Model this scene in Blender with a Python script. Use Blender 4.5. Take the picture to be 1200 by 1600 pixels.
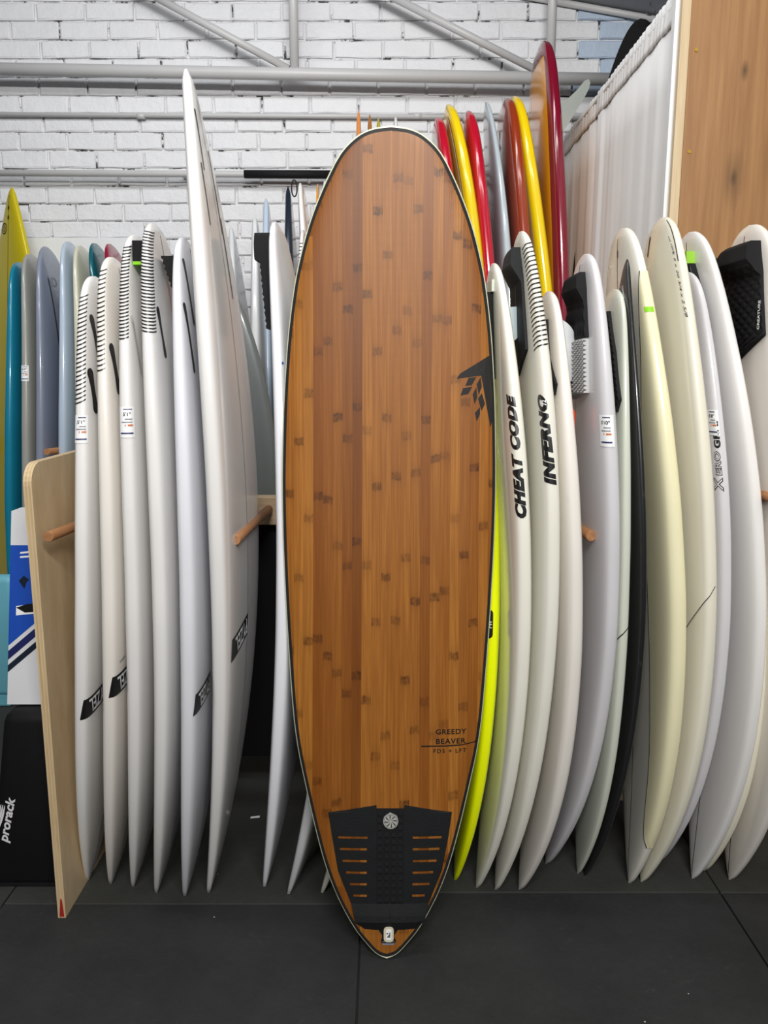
import bpy, bmesh, math, random
import numpy as np

for _o in list(bpy.data.objects):
    bpy.data.objects.remove(_o, do_unlink=True)
scene = bpy.context.scene
COL = scene.collection
random.seed(7)

# ---------------------------------------------------------------- camera, world, lights, exposure
cd = bpy.data.cameras.new('camera')
cam = bpy.data.objects.new('camera', cd)
COL.objects.link(cam)
cam.location = (0, 0, 1.455)
cam.rotation_euler = (math.radians(90 - 10.15), 0, 0)
cd.sensor_fit = 'VERTICAL'
cd.sensor_height = 32.0
cd.lens = 24.0                      # 1200 px focal length on a 1600 px tall frame
cd.clip_start = 0.05
scene.camera = cam

world = bpy.data.worlds.new('world')
scene.world = world
world.use_nodes = True
world.node_tree.nodes['Background'].inputs[0].default_value = (0.92, 0.96, 1.0, 1)
world.node_tree.nodes['Background'].inputs[1].default_value = 0.045

def area(name, loc, size, size_y, power, target=None, color=(1, 1, 1)):
    l = bpy.data.lights.new(name, 'AREA')
    l.shape = 'RECTANGLE'; l.size = size; l.size_y = size_y; l.energy = power; l.color = color
    o = bpy.data.objects.new(name, l); COL.objects.link(o)
    o.location = loc
    if target is not None:
        d = np.array(target, float) - np.array(loc, float)
        from mathutils import Vector
        o.rotation_euler = Vector(d).to_track_quat('-Z', 'Y').to_euler()
    return o
area('ceiling_tube_front', (0.25, -1.2, 3.25), 1.8, 0.2, 125, (0.1, 1.9, 1.1), (1.0, 0.985, 0.955))
area('ceiling_tube_middle', (-0.3, 1.4, 3.5), 3.0, 0.2, 24, None, (1.0, 0.99, 0.97))
area('ceiling_tube_back', (-0.8, 2.3, 3.4), 2.6, 0.2, 18, (-0.7, 4.1, 1.9), (0.97, 0.985, 1.0))

vs = scene.view_settings
vs.view_transform = 'Standard'
vs.look = 'None'
vs.exposure = 0.24
vs.gamma = 1.0
vs.use_curve_mapping = False
scene.display_settings.display_device = 'sRGB'

# ---------------------------------------------------------------- surfboard shapes
OUTL={
 'squash':([0,.008,.03,.07,.13,.21,.30,.40,.50,.60,.70,.80,.88,.94,.975,.992,.998,1],
           [0,.055,.16,.32,.52,.715,.86,.955,1,.995,.94,.83,.695,.545,.395,.245,.13,.0]),
 'round': ([0,.008,.03,.07,.13,.21,.30,.40,.50,.60,.70,.80,.88,.94,.975,.992,.998,1],
           [0,.06,.17,.34,.54,.73,.87,.96,1,.99,.93,.80,.63,.44,.28,.16,.08,0]),
 'pin':   ([0,.008,.03,.07,.13,.21,.30,.40,.50,.60,.70,.80,.88,.94,.975,.992,.998,1],
           [0,.06,.16,.31,.50,.69,.84,.95,1,.97,.87,.68,.46,.26,.13,.065,.03,0]),
 'lnose':([0,.008,.03,.07,.13,.21,.30,.40,.50,.60,.70,.80,.88,.94,.975,.992,.998,1],
           [0,.2,.38,.55,.71,.84,.93,.98,1,.99,.965,.91,.83,.70,.52,.32,.17,0]),
 'long':  ([0,.008,.03,.07,.13,.21,.30,.40,.50,.60,.70,.80,.88,.94,.975,.992,.998,1],
           [0,.22,.42,.60,.76,.88,.95,.99,1,.99,.94,.84,.70,.52,.35,.2,.1,0]),
}
def pchip(x,y,q):
    x=np.asarray(x,float);y=np.asarray(y,float);q=np.asarray(q,float)
    h=np.diff(x);d=np.diff(y)/h
    m=np.zeros_like(y)
    for i in range(1,len(x)-1):
        if d[i-1]*d[i]>0:
            w1=2*h[i]+h[i-1];w2=h[i]+2*h[i-1]
            m[i]=(w1+w2)/(w1/d[i-1]+w2/d[i])
    m[0]=d[0];m[-1]=d[-1]
    i=np.clip(np.searchsorted(x,q,side='right')-1,0,len(x)-2)
    t=(q-x[i])/h[i]
    return ((2*t**3-3*t**2+1)*y[i]+(t**3-2*t**2+t)*h[i]*m[i]+(-2*t**3+3*t**2)*y[i+1]+(t**3-t**2)*h[i]*m[i+1])
TH=([0,.01,.05,.15,.3,.5,.7,.85,.95,.985,1],[.12,.22,.42,.70,.92,1,.94,.74,.52,.38,.10])
THL=([0,.01,.05,.15,.3,.5,.7,.85,.95,.985,1],[.2,.32,.5,.75,.93,1,.97,.88,.74,.52,.12])
class Surf:
    """surfboard standing nose down; u 0 nose .. 1 tail; lateral axis towards camera side, thickness axis to the right"""
    def __init__(s,sp):
        s.sp=sp
        s.ou=OUTL[sp.get('o','squash')]
        s.y=np.radians(sp.get('yaw',0))
        s.Fd=np.array([np.sin(s.y),-np.cos(s.y),0]);s.N=np.array([np.cos(s.y),np.sin(s.y),0])
        s.kb=sp.get('kb',4.6);s.kd=sp.get('kd',2.5)
        s.cache={}
    def hw(s,u): return np.maximum(.5*s.sp['W']*pchip(*s.ou,u),.001)
    def th(s,u): return .5*s.sp['T']*pchip(*(THL if s.sp.get('o')=='lnose' else TH),u)
    def ctr(s,u):
        u=np.asarray(u,float);c=s.sp['c']
        x=c[0]+c[1]*u+c[2]*u**2+c[3]*u**3+c[4]*u**4
        return np.stack([x,s.sp['y']+s.sp.get('lean',.05)*u,s.sp['z0']+(s.sp['z']-s.sp['z0'])*u],-1)
    def P(s,u,t):
        u=np.asarray(u,float);t=np.asarray(t,float)
        ct,st=np.cos(t),np.sin(t)
        k=np.where(st>0,s.kb,s.kd)
        l=s.hw(u)*np.sign(ct)*np.abs(ct)**(2/k)
        n=s.th(u)*np.sign(st)*np.abs(st)**(2/k)
        return s.ctr(u)+l[...,None]*s.Fd+n[...,None]*s.N

SPEC = {
 'L1': dict(c=[-0.8657, 0.326, -0.2076, 0.0085, -0.0163], y=2.021, lean=0.06, z0=0.0, z=1.707, W=0.47, T=0.062, o='squash', yaw=0),
 'L2': dict(c=[-0.7935, 0.3885, -0.3381, 0.0306, 0.0131], y=2.004, lean=0.06, z0=0.0, z=1.752, W=0.47, T=0.062, o='squash', yaw=0),
 'L3': dict(c=[-0.7248, 0.4052, -0.4114, 0.0455, 0.0528], y=1.992, lean=0.06, z0=0.0, z=1.804, W=0.47, T=0.062, o='squash', yaw=0),
 'L4': dict(c=[-0.6499, 0.4162, -0.4324, 0.0452, 0.0436], y=1.965, lean=0.06, z0=0.0, z=1.827, W=0.47, T=0.062, o='squash', yaw=0),
 'L5': dict(c=[-0.565, 0.337, -0.3225, 0.0262, 0.0242], y=1.951, lean=0.06, z0=0.0, z=1.791, W=0.47, T=0.062, o='squash', yaw=0),
 'L6': dict(c=[-0.5008, 0.4652, -0.5438, 0.0408, 0.0578], y=1.965, lean=0.06, z0=0.0, z=2.185, W=0.5, T=0.066, o='pin', yaw=0),
 'M1': dict(c=[-0.3456, 0.3817, -0.3901, 0.0302, 0.0173], y=1.992, lean=0.3, z0=0.0, z=1.879, W=0.44, T=0.062, o='squash', yaw=-5),
 'M2': dict(c=[-0.2722, 0.6553, -0.611, 0.0059, 0.0074], y=1.959, lean=0.3, z0=0.0, z=1.697, W=0.4, T=0.062, o='squash', yaw=-14),
 'M3': dict(c=[-0.177, 0.7218, -0.6899, -0.0, -0.0], y=1.965, lean=0.3, z0=0.0, z=1.75, W=0.4, T=0.062, o='squash', yaw=-14),
 'R0': dict(c=[0.2085, 0.289, -0.3, 0.0194, 0.0451], y=2.021, lean=0.3, z0=0.0, z=1.667, W=0.46, T=0.062, o='squash', yaw=0),
 'R1': dict(c=[0.2684, 0.3218, -0.3887, 0.0373, 0.0457], y=1.987, lean=0.1, z0=0.0, z=1.74, W=0.47, T=0.062, o='squash', yaw=0),
 'R2': dict(c=[0.3218, 0.325, -0.352, 0.0195, 0.034], y=1.978, lean=0.08, z0=0.0, z=1.814, W=0.48, T=0.062, o='squash', yaw=0),
 'R3': dict(c=[0.3898, 0.3422, -0.4521, 0.044, 0.0966], y=1.978, lean=0.06, z0=0.0, z=1.665, W=0.48, T=0.062, o='squash', yaw=0),
 'R4': dict(c=[0.4905, 0.3491, -0.497, 0.0627, 0.0953], y=2.096, lean=-0.1, z0=0.0, z=1.75, W=0.49, T=0.062, o='squash', yaw=0),
 'R5': dict(c=[0.5746, 0.1568, -0.2437, 0.0366, 0.0858], y=2.05, lean=0.06, z0=0.0, z=1.678, W=0.46, T=0.045, o='squash', yaw=0),
 'R6': dict(c=[0.5909, 0.3246, -0.5019, 0.0811, 0.1314], y=2.041, lean=0.02, z0=0.0, z=1.747, W=0.42, T=0.032, o='pin', yaw=0),
 'A': dict(c=[0.7143, 0.2281, -0.4303, 0.0634, 0.0826], y=2.007, lean=0.22, z0=0.0, z=1.852, W=0.52, T=0.068, o='squash', yaw=0),
 'B': dict(c=[0.7507, 0.3505, -0.5703, 0.073, 0.1355], y=2.012, lean=0.14, z0=0.0, z=1.865, W=0.52, T=0.062, o='squash', yaw=0),
 'X': dict(c=[0.8374, 0.2734, -0.4307, 0.0488, 0.0887], y=2.111, lean=0.06, z0=0.0, z=1.729, W=0.48, T=0.055, o='squash', yaw=0),
 'R11': dict(c=[0.9058, 0.321, -0.5279, 0.0554, 0.084], y=2.027, lean=0.18, z0=0.0, z=1.839, W=0.5, T=0.062, o='squash', yaw=0),
 'R12': dict(c=[0.9561, 0.2421, -0.522, 0.0781, 0.1046], y=2.065, lean=0.14, z0=0.0, z=1.725, W=0.48, T=0.062, o='squash', yaw=0),
 'R13': dict(c=[1.0117, 0.164, -0.3986, 0.0601, 0.107], y=2.021, lean=0.06, z0=0.0, z=1.834, W=0.52, T=0.062, o='squash', yaw=0),
 'bteal': dict(c=[-1.7103, 0.1133, 0.1013, -0.0424, -0.1004], y=3.5, lean=0.1, z0=0.0, z=1.952, W=0.5, T=0.062, o='squash', yaw=0),
 'bgrey': dict(c=[-1.6302, 0.1007, 0.1221, -0.0493, -0.1291], y=3.5, lean=0.1, z0=0.0, z=1.987, W=0.5, T=0.062, o='squash', yaw=0),
 'bblue': dict(c=[-1.5702, 0.1211, 0.1194, -0.0518, -0.1352], y=3.5, lean=0.1, z0=0.0, z=2.02, W=0.53, T=0.062, o='long', yaw=0),
 'bpale': dict(c=[-1.4602, 0.0735, 0.1371, -0.0453, -0.1154], y=3.5, lean=0.1, z0=0.0, z=2.04, W=0.5, T=0.062, o='squash', yaw=0),
 'bcream': dict(c=[-1.3801, 0.1141, 0.0433, -0.0369, -0.099], y=3.5, lean=0.1, z0=0.0, z=2.023, W=0.5, T=0.062, o='squash', yaw=0),
 'bdteal': dict(c=[-1.3, 0.4127, -0.4062, 0.0, -0.0], y=3.5, lean=0.1, z0=0.0, z=2.034, W=0.5, T=0.062, o='squash', yaw=0),
 'bcrim': dict(c=[-1.2, 0.4531, -0.4807, 0.0, -0.0], y=3.5, lean=0.1, z0=0.0, z=2.031, W=0.5, T=0.062, o='squash', yaw=0),
 'bred1': dict(c=[0.2701, 0.3402, -0.4472, 0.0174, 0.0481], y=3.5, lean=0.1, z0=0.0, z=2.547, W=0.6, T=0.082, o='lnose', yaw=0),
 'byel1': dict(c=[0.36, 0.309, -0.3493, -0.0128, -0.0349], y=3.5, lean=0.1, z0=0.0, z=2.599, W=0.6, T=0.082, o='lnose', yaw=0),
 'bred2': dict(c=[0.4201, 0.344, -0.5152, 0.0294, 0.0801], y=3.5, lean=0.1, z0=0.0, z=2.573, W=0.6, T=0.082, o='lnose', yaw=0),
 'bsilv': dict(c=[0.5, 0.1647, -0.1825, -0.0104, -0.0291], y=3.5, lean=0.1, z0=0.0, z=2.619, W=0.6, T=0.062, o='round', yaw=0),
 'bbrown': dict(c=[0.5801, 0.3024, -0.4904, 0.0361, 0.0978], y=3.5, lean=0.1, z0=0.0, z=2.624, W=0.6, T=0.082, o='lnose', yaw=0),
 'byel2': dict(c=[0.6701, 0.4423, -0.7487, 0.0485, 0.1417], y=3.5, lean=0.1, z0=0.0, z=2.632, W=0.6, T=0.082, o='lnose', yaw=0),
 'bbig': dict(c=[0.74, 0.1973, -0.3695, 0.025, 0.0806], y=3.5, lean=0.1, z0=0.0, z=2.849, W=0.6, T=0.085, o='lnose', yaw=0),
 'm_silv': dict(c=[-0.58, 0.2008, -0.1932, 0.0081, 0.02], y=3.3, lean=0.1, z0=0.0, z=2.11, W=0.48, T=0.062, o='pin', yaw=0),
 'm_wblue': dict(c=[-0.53, 0.1231, -0.1503, 0.0092, 0.0245], y=3.5, lean=0.1, z0=0.0, z=2.224, W=0.5, T=0.062, o='pin', yaw=0),
 'm_navy': dict(c=[-0.43, 0.067, -0.0576, -0.0012, -0.0031], y=3.5, lean=0.1, z0=0.0, z=2.273, W=0.52, T=0.062, o='pin', yaw=0),
 'm_white': dict(c=[-0.36, 0.1938, -0.2018, 0.0, 0.0], y=3.5, lean=0.1, z0=0.0, z=2.286, W=0.5, T=0.062, o='squash', yaw=0),
 'm_edge': dict(c=[-0.66, 0.1667, -0.1708, -0.0, 0.0], y=3.4, lean=0.1, z0=0.0, z=2.085, W=0.5, T=0.062, o='pin', yaw=0),
}

# ---------------------------------------------------------------- materials
def srgb(r, g, b):
    f = lambda c: (c / 255 / 12.92) if c / 255 <= 0.04045 else ((c / 255 + 0.055) / 1.055) ** 2.4
    return (f(r), f(g), f(b), 1)
class NT:
    def __init__(s, name):
        s.m = bpy.data.materials.new(name); s.m.use_nodes = True
        s.t = s.m.node_tree; s.b = s.t.nodes['Principled BSDF']
    def n(s, kind, **kw):
        x = s.t.nodes.new(kind)
        for k, v in kw.items():
            if k in ('operation', 'blend_type', 'data_type', 'wave_type', 'bands_direction', 'feature', 'noise_dimensions', 'interpolation_type'):
                setattr(x, k, v)
            else:
                x.inputs[k].default_value = v
        return x
    def l(s, a, b): s.t.links.new(a, b)
    def math(s, op, a, b=None, c=None):
        x = s.t.nodes.new('ShaderNodeMath'); x.operation = op
        for i, v in enumerate((a, b, c)):
            if v is None: continue
            if isinstance(v, (int, float)): x.inputs[i].default_value = v
            else: s.l(v, x.inputs[i])
        return x.outputs[0]
    def mix(s, fac, a, b, mode='MIX'):
        x = s.t.nodes.new('ShaderNodeMix'); x.data_type = 'RGBA'; x.blend_type = mode
        for i, v in ((0, fac), (6, a), (7, b)):
            if isinstance(v, (int, float, tuple)): x.inputs[i].default_value = v
            else: s.l(v, x.inputs[i])
        return x.outputs[2]
    def obj(s):
        return s.t.nodes.new('ShaderNodeTexCoord').outputs['Object']
    def mapped(s, scale):
        mp = s.t.nodes.new('ShaderNodeMapping'); mp.inputs['Scale'].default_value = scale
        s.l(s.obj(), mp.inputs['Vector']); return mp.outputs[0]
    def noise(s, vec, scale, detail=4, rough=0.55):
        x = s.t.nodes.new('ShaderNodeTexNoise'); x.inputs['Scale'].default_value = scale
        x.inputs['Detail'].default_value = detail; x.inputs['Roughness'].default_value = rough
        s.l(vec, x.inputs['Vector']); return x.outputs['Fac']
    def ramp(s, fac, stops):
        x = s.t.nodes.new('ShaderNodeValToRGB')
        e = x.color_ramp.elements
        while len(e) < len(stops): e.new(0.5)
        for i, (p, c) in enumerate(stops):
            e[i].position = p; e[i].color = c if len(c) == 4 else (*c, 1)
        s.l(fac, x.inputs[0]); return x.outputs[0]
    def bump(s, h, strength, dist=0.002):
        x = s.t.nodes.new('ShaderNodeBump'); x.inputs['Strength'].default_value = strength
        x.inputs['Distance'].default_value = dist
        s.l(h, x.inputs['Height']); s.l(x.outputs[0], s.b.inputs['Normal'])

def plain(name, col, rough=0.4, metal=0, coat=0, var=0.06, vscale=9, bump=0, bscale=120, spec=0.5):
    k = NT(name)
    k.b.inputs['Specular IOR Level'].default_value = spec
    c2 = tuple(max(0, v * (1 - var * 2)) for v in col[:3]) + (1,)
    f = k.noise(k.obj(), vscale)
    k.l(k.mix(f, c2, col), k.b.inputs['Base Color'])
    k.b.inputs['Roughness'].default_value = rough
    k.b.inputs['Metallic'].default_value = metal
    k.b.inputs['Coat Weight'].default_value = coat
    k.b.inputs['Coat Roughness'].default_value = 0.08
    if bump: k.bump(k.noise(k.obj(), bscale, 3), bump)
    return k.m

def glass_board(name, col, dirt=0.12, rough=0.22, dirtcol=(0.42, 0.36, 0.30, 1)):
    """glassed foam: nearly even colour, faint grime and ding marks, glossy resin"""
    k = NT(name)
    big = k.noise(k.mapped((3, 3, 1.2)), 2.2, 5)
    small = k.noise(k.mapped((9, 9, 3)), 9, 5, 0.7)
    d = k.math('MULTIPLY', k.ramp(small, [(0.60, (0, 0, 0)), (0.78, (1, 1, 1))]), dirt)
    c2 = tuple(v * 0.93 for v in col[:3]) + (1,)
    base = k.mix(big, c2, col)
    k.l(k.mix(d, base, dirtcol), k.b.inputs['Base Color'])
    k.b.inputs['Roughness'].default_value = rough
    k.b.inputs['Coat Weight'].default_value = 0.5
    k.b.inputs['Coat Roughness'].default_value = 0.12
    k.bump(small, 0.04)
    return k.m

def wood(name, ca, cb, scale=(22, 22, 1.6), rough=0.55, knots=None, bump=0.15):
    k = NT(name)
    v = k.mapped(scale)
    f = k.noise(v, 3.0, 6, 0.6)
    g = k.noise(k.mapped((scale[0] * 6, scale[1] * 6, scale[2] * 2)), 4.0, 3, 0.6)
    c = k.mix(k.ramp(f, [(0.3, (0, 0, 0)), (0.7, (1, 1, 1))]), ca, cb)
    c = k.mix(k.math('MULTIPLY', g, 0.35), c, tuple(x * 0.55 for x in ca[:3]) + (1,))
    if knots:
        for (kx, ky, kz, r, s) in knots:
            vm = k.t.nodes.new('ShaderNodeVectorMath'); vm.operation = 'SUBTRACT'
            k.l(k.obj(), vm.inputs[0]); vm.inputs[1].default_value = (kx, ky, kz)
            vs_ = k.t.nodes.new('ShaderNodeVectorMath'); vs_.operation = 'MULTIPLY'
            k.l(vm.outputs[0], vs_.inputs[0]); vs_.inputs[1].default_value = (1 / r, 0, 0.4 / r)
            ln = k.t.nodes.new('ShaderNodeVectorMath'); ln.operation = 'LENGTH'
            k.l(vs_.outputs[0], ln.inputs[0])
            q = k.math('ADD', ln.outputs['Value'], k.math('MULTIPLY', f, 0.5))
            m = k.ramp(q, [(0.15, (s, s, s)), (1.0, (0, 0, 0))])
            c = k.mix(m, c, (0.045, 0.02, 0.01, 1))
    k.l(c, k.b.inputs['Base Color'])
    k.b.inputs['Roughness'].default_value = rough
    k.bump(g, bump, 0.001)
    return k.m

def bamboo_mat():
    k = NT('bamboo_veneer')
    rnd = k.t.nodes.new('ShaderNodeObjectInfo').outputs['Random']
    oc = k.obj()
    sep = k.t.nodes.new('ShaderNodeSeparateXYZ'); k.l(oc, sep.inputs[0])
    # every strip shifts its own grain and its own joints
    off = k.t.nodes.new('ShaderNodeCombineXYZ')
    k.l(k.math('MULTIPLY', rnd, 13.0), off.inputs[0]); k.l(k.math('MULTIPLY', rnd, 31.0), off.inputs[2])
    add = k.t.nodes.new('ShaderNodeVectorMath'); add.operation = 'ADD'
    k.l(oc, add.inputs[0]); k.l(off.outputs[0], add.inputs[1])
    mp = k.t.nodes.new('ShaderNodeMapping'); mp.inputs['Scale'].default_value = (190, 20, 3.2)
    k.l(add.outputs[0], mp.inputs[0])
    grain = k.noise(mp.outputs[0], 1.0, 5, 0.6)
    mp2 = k.t.nodes.new('ShaderNodeMapping'); mp2.inputs['Scale'].default_value = (40, 10, 0.9)
    k.l(add.outputs[0], mp2.inputs[0])
    broad = k.noise(mp2.outputs[0], 1.0, 3, 0.5)
    tone = k.ramp(k.math('FRACT', k.math('MULTIPLY', rnd, 7.77)),
                  [(0.0, srgb(122, 68, 20)), (0.3, srgb(160, 98, 36)), (0.55, srgb(190, 126, 54)), (0.8, srgb(142, 82, 26)), (1.0, srgb(176, 110, 40))])
    c = k.mix(k.ramp(broad, [(0.3, (0, 0, 0)), (0.75, (1, 1, 1))]), tone, srgb(186, 122, 52), 'MIX')
    c = k.mix(0.25, tone, c)
    c = k.mix(k.math('MULTIPLY', k.ramp(grain, [(0.42, (1, 1, 1)), (0.66, (0, 0, 0))]), 0.42), c, srgb(112, 58, 16))
    # culm joints: short dark smudges repeating along each strip
    per = k.math('ADD', 0.30, k.math('MULTIPLY', k.math('FRACT', k.math('MULTIPLY', rnd, 5.3)), 0.10))
    wob = k.math('MULTIPLY', k.math('SUBTRACT', k.noise(k.mapped((60, 1, 14)), 1.0, 3), 0.5), 0.020)
    ph = k.math('FRACT', k.math('ADD', k.math('DIVIDE', k.math('ADD', sep.outputs['Z'], wob), per), k.math('MULTIPLY', rnd, 17.0)))
    dist = k.math('MULTIPLY', k.math('ABSOLUTE', k.math('SUBTRACT', ph, 0.5)), per)
    core = k.ramp(dist, [(0.0, (0.75, 0.75, 0.75)), (0.0075, (0.95, 0.95, 0.95)), (0.012, (0, 0, 0))])
    halo = k.ramp(dist, [(0.0, (1, 1, 1)), (0.035, (0, 0, 0))])
    patchy = k.ramp(k.noise(k.mapped((150, 20, 60)), 1.0, 4, 0.7), [(0.36, (0.25, 0.25, 0.25)), (0.62, (1, 1, 1))])
    keep = k.ramp(k.noise(k.mapped((11, 1, 3.1)), 1.0, 2), [(0.36, (0.3, 0.3, 0.3)), (0.62, (1, 1, 1))])
    c = k.mix(k.math('MULTIPLY', halo, 0.16), c, srgb(95, 48, 14))
    m = k.math('MULTIPLY', k.math('MULTIPLY', core, patchy), k.math('MULTIPLY', keep, 0.95))
    c = k.mix(m, c, srgb(52, 24, 8))
    c = k.mix(1.0, c, (0.80, 0.78, 0.70, 1), 'MULTIPLY')
    k.l(c, k.b.inputs['Base Color'])
    k.b.inputs['Roughness'].default_value = 0.42
    k.b.inputs['Coat Weight'].default_value = 0.08
    k.b.inputs['Coat Roughness'].default_value = 0.35
    k.b.inputs['Specular IOR Level'].default_value = 0.3
    return k.m

def brick_paint(name, col):
    k = NT(name)
    rnd = k.t.nodes.new('ShaderNodeObjectInfo')
    add = k.t.nodes.new('ShaderNodeVectorMath'); add.operation = 'ADD'
    k.l(k.obj(), add.inputs[0]); k.l(rnd.outputs['Location'], add.inputs[1])
    v = add.outputs[0]
    f = k.noise(v, 14, 6, 0.65)
    g = k.noise(v, 55, 5, 0.7)
    crack = k.ramp(k.noise(v, 19, 9, 0.78), [(0.655, (0, 0, 0)), (0.70, (1, 1, 1))])
    c = k.mix(f, tuple(x * 0.9 for x in col[:3]) + (1,), col)
    c = k.mix(k.math('MULTIPLY', crack, 0.45), c, (0.10, 0.095, 0.09, 1))
    k.l(c, k.b.inputs['Base Color'])
    k.b.inputs['Roughness'].default_value = 0.45
    h = k.math('ADD', k.math('MULTIPLY', f, 1.2), k.math('MULTIPLY', g, 0.35))
    k.bump(h, 0.7, 0.008)
    return k.m

def mortar_mat():
    k = NT('painted_mortar')
    v = k.obj()
    gap = k.ramp(k.noise(v, 9.0, 8, 0.76), [(0.525, (0, 0, 0)), (0.575, (1, 1, 1))])
    c = k.mix(gap, (0.74, 0.74, 0.74, 1), (0.035, 0.033, 0.03, 1))
    k.l(c, k.b.inputs['Base Color'])
    k.b.inputs['Roughness'].default_value = 0.8
    k.bump(k.noise(v, 60, 5), 0.4, 0.004)
    return k.m

def rubber(name, col, dust):
    k = NT(name)
    ws = k.t.nodes.new('ShaderNodeNewGeometry').outputs['Position']
    f = k.noise(ws, 3.2, 6, 0.65)
    g = k.noise(ws, 60, 4, 0.7)
    mp = k.t.nodes.new('ShaderNodeMapping'); mp.inputs['Scale'].default_value = (9, 17, 1); mp.inputs['Rotation'].default_value = (0, 0, 1.1)
    k.l(ws, mp.inputs[0])
    scr = k.math('MULTIPLY', k.ramp(k.noise(mp.outputs[0], 3.1, 6, 0.8), [(0.58, (0, 0, 0)), (0.82, (1, 1, 1))]), k.ramp(k.noise(ws, 4.5, 4, 0.6), [(0.48, (0, 0, 0)), (0.70, (1, 1, 1))]))
    vor = k.t.nodes.new('ShaderNodeTexVoronoi'); vor.inputs['Scale'].default_value = 11
    k.l(ws, vor.inputs['Vector'])
    sel = k.t.nodes.new('ShaderNodeSeparateColor'); k.l(vor.outputs['Color'], sel.inputs[0])
    fleck = k.math('MULTIPLY', k.math('LESS_THAN', vor.outputs['Distance'], 0.022), k.math('GREATER_THAN', sel.outputs[0], 0.55))
    c2 = tuple(min(1, x * 1.5 + 0.008) for x in col[:3]) + (1,)
    c = k.mix(k.ramp(f, [(0.3, (0, 0, 0)), (0.75, (1, 1, 1))]), col, c2)
    c = k.mix(k.math('MULTIPLY', g, 0.4), c, tuple(x * 0.6 for x in col[:3]) + (1,))
    c = k.mix(k.math('MULTIPLY', scr, dust), c, (0.16, 0.165, 0.165, 1))
    c = k.mix(k.math('MULTIPLY', fleck, 0.8), c, (0.6, 0.6, 0.56, 1))
    k.l(c, k.b.inputs['Base Color'])
    k.b.inputs['Roughness'].default_value = 0.7
    k.b.inputs['Specular IOR Level'].default_value = 0.22
    k.bump(g, 0.35, 0.003)
    return k.m

def cloth_mat():
    k = NT('white_curtain_cloth')
    k.l(k.mix(k.noise(k.obj(), 6), (0.80, 0.80, 0.80, 1), (0.9, 0.9, 0.9, 1)), k.b.inputs['Base Color'])
    k.b.inputs['Roughness'].default_value = 0.9
    k.b.inputs['Sheen Weight'].default_value = 0.2
    k.bump(k.noise(k.mapped((300, 300, 300)), 1, 2), 0.1, 0.001)
    return k.m

M = {}
M['white'] = glass_board('white_glassed_foam', srgb(236, 234, 232))
M['coolwhite'] = glass_board('cool_white_glassed_foam', srgb(232, 233, 240))
M['warmwhite'] = glass_board('warm_white_glassed_foam', srgb(238, 232, 224))
M['ivory'] = glass_board('ivory_glassed_foam', srgb(238, 236, 224))
M['cream'] = glass_board('cream_aged_foam', srgb(240, 235, 216))
M['yellowcream'] = glass_board('yellowed_cream_resin', srgb(244, 237, 198))
M['sage'] = glass_board('pale_sage_foam', srgb(214, 218, 204))
M['greywhite'] = glass_board('grey_white_foam', srgb(206, 208, 210))
M['lavender'] = glass_board('lavender_grey_foam', srgb(220, 218, 222))
M['slate'] = glass_board('slate_grey_foam', srgb(120, 126, 126), rough=0.35)
M['blackboard'] = glass_board('black_carbon_board', srgb(30, 31, 33), rough=0.35, dirtcol=(0.2, 0.2, 0.2, 1))
M['neon'] = plain('neon_yellow_resin', (0.90, 1.0, 0.0, 1), 0.25, coat=0.5, var=0.01)
M['teal'] = plain('teal_resin', srgb(22, 128, 158), 0.25, coat=0.5)
M['dteal'] = plain('dark_teal_resin', srgb(14, 96, 108), 0.2, coat=0.5)
M['crimson'] = plain('crimson_resin', srgb(150, 20, 52), 0.2, coat=0.5)
M['red'] = plain('red_resin', srgb(190, 14, 44), 0.18, coat=0.6)
M['greybit'] = plain('stone_grey_resin', srgb(160, 160, 154), 0.3, coat=0.4)
M['bluegrey'] = plain('blue_grey_resin', srgb(136, 144, 162), 0.25, coat=0.5)
M['paleblue'] = plain('pale_blue_resin', srgb(184, 200, 218), 0.22, coat=0.5)
M['palecream'] = plain('pale_cream_resin', srgb(214, 212, 190), 0.25, coat=0.4)
M['yellow'] = plain('yellow_resin', srgb(238, 206, 10), 0.2, coat=0.6, var=0.02)
M['amber'] = plain('amber_resin', srgb(236, 160, 10), 0.2, coat=0.6, var=0.04)
M['ochre'] = plain('ochre_yellow_foam', srgb(206, 188, 18), 0.35, coat=0.3)
M['silver'] = plain('silver_grey_resin', srgb(186, 200, 206), 0.2, coat=0.6)
M['brown'] = plain('red_brown_resin', srgb(150, 54, 24), 0.2, coat=0.6)
M['tan'] = plain('tan_resin', srgb(206, 184, 138), 0.25, coat=0.5)
M['maroon'] = plain('maroon_resin', srgb(126, 10, 40), 0.16, coat=0.7)
M['navy'] = plain('navy_resin', srgb(28, 38, 52), 0.18, coat=0.6)
M['orange'] = plain('orange_resin', srgb(224, 140, 70), 0.3, coat=0.4)
M['woodtip'] = plain('brown_wood_resin', srgb(168, 110, 50), 0.3, coat=0.4)
M['olive'] = plain('olive_resin', srgb(178, 164, 44), 0.3, coat=0.4)
M['bodyblue'] = plain('light_blue_foam', srgb(112, 186, 206), 0.5)
M['black'] = plain('black_print', (0.008, 0.008, 0.009, 1), 0.35, var=0.02)
M['ink'] = plain('soft_black_ink', (0.022, 0.021, 0.02, 1), 0.5, var=0.1, spec=0.2)
M['greyink'] = plain('grey_print', (0.25, 0.25, 0.27, 1), 0.5)
M['orangeink'] = plain('orange_print', srgb(214, 120, 60), 0.5)
M['navyink'] = plain('navy_print', srgb(20, 30, 90), 0.5)
M['paper'] = plain('white_paper', srgb(240, 241, 243), 0.55, var=0.01)
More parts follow.
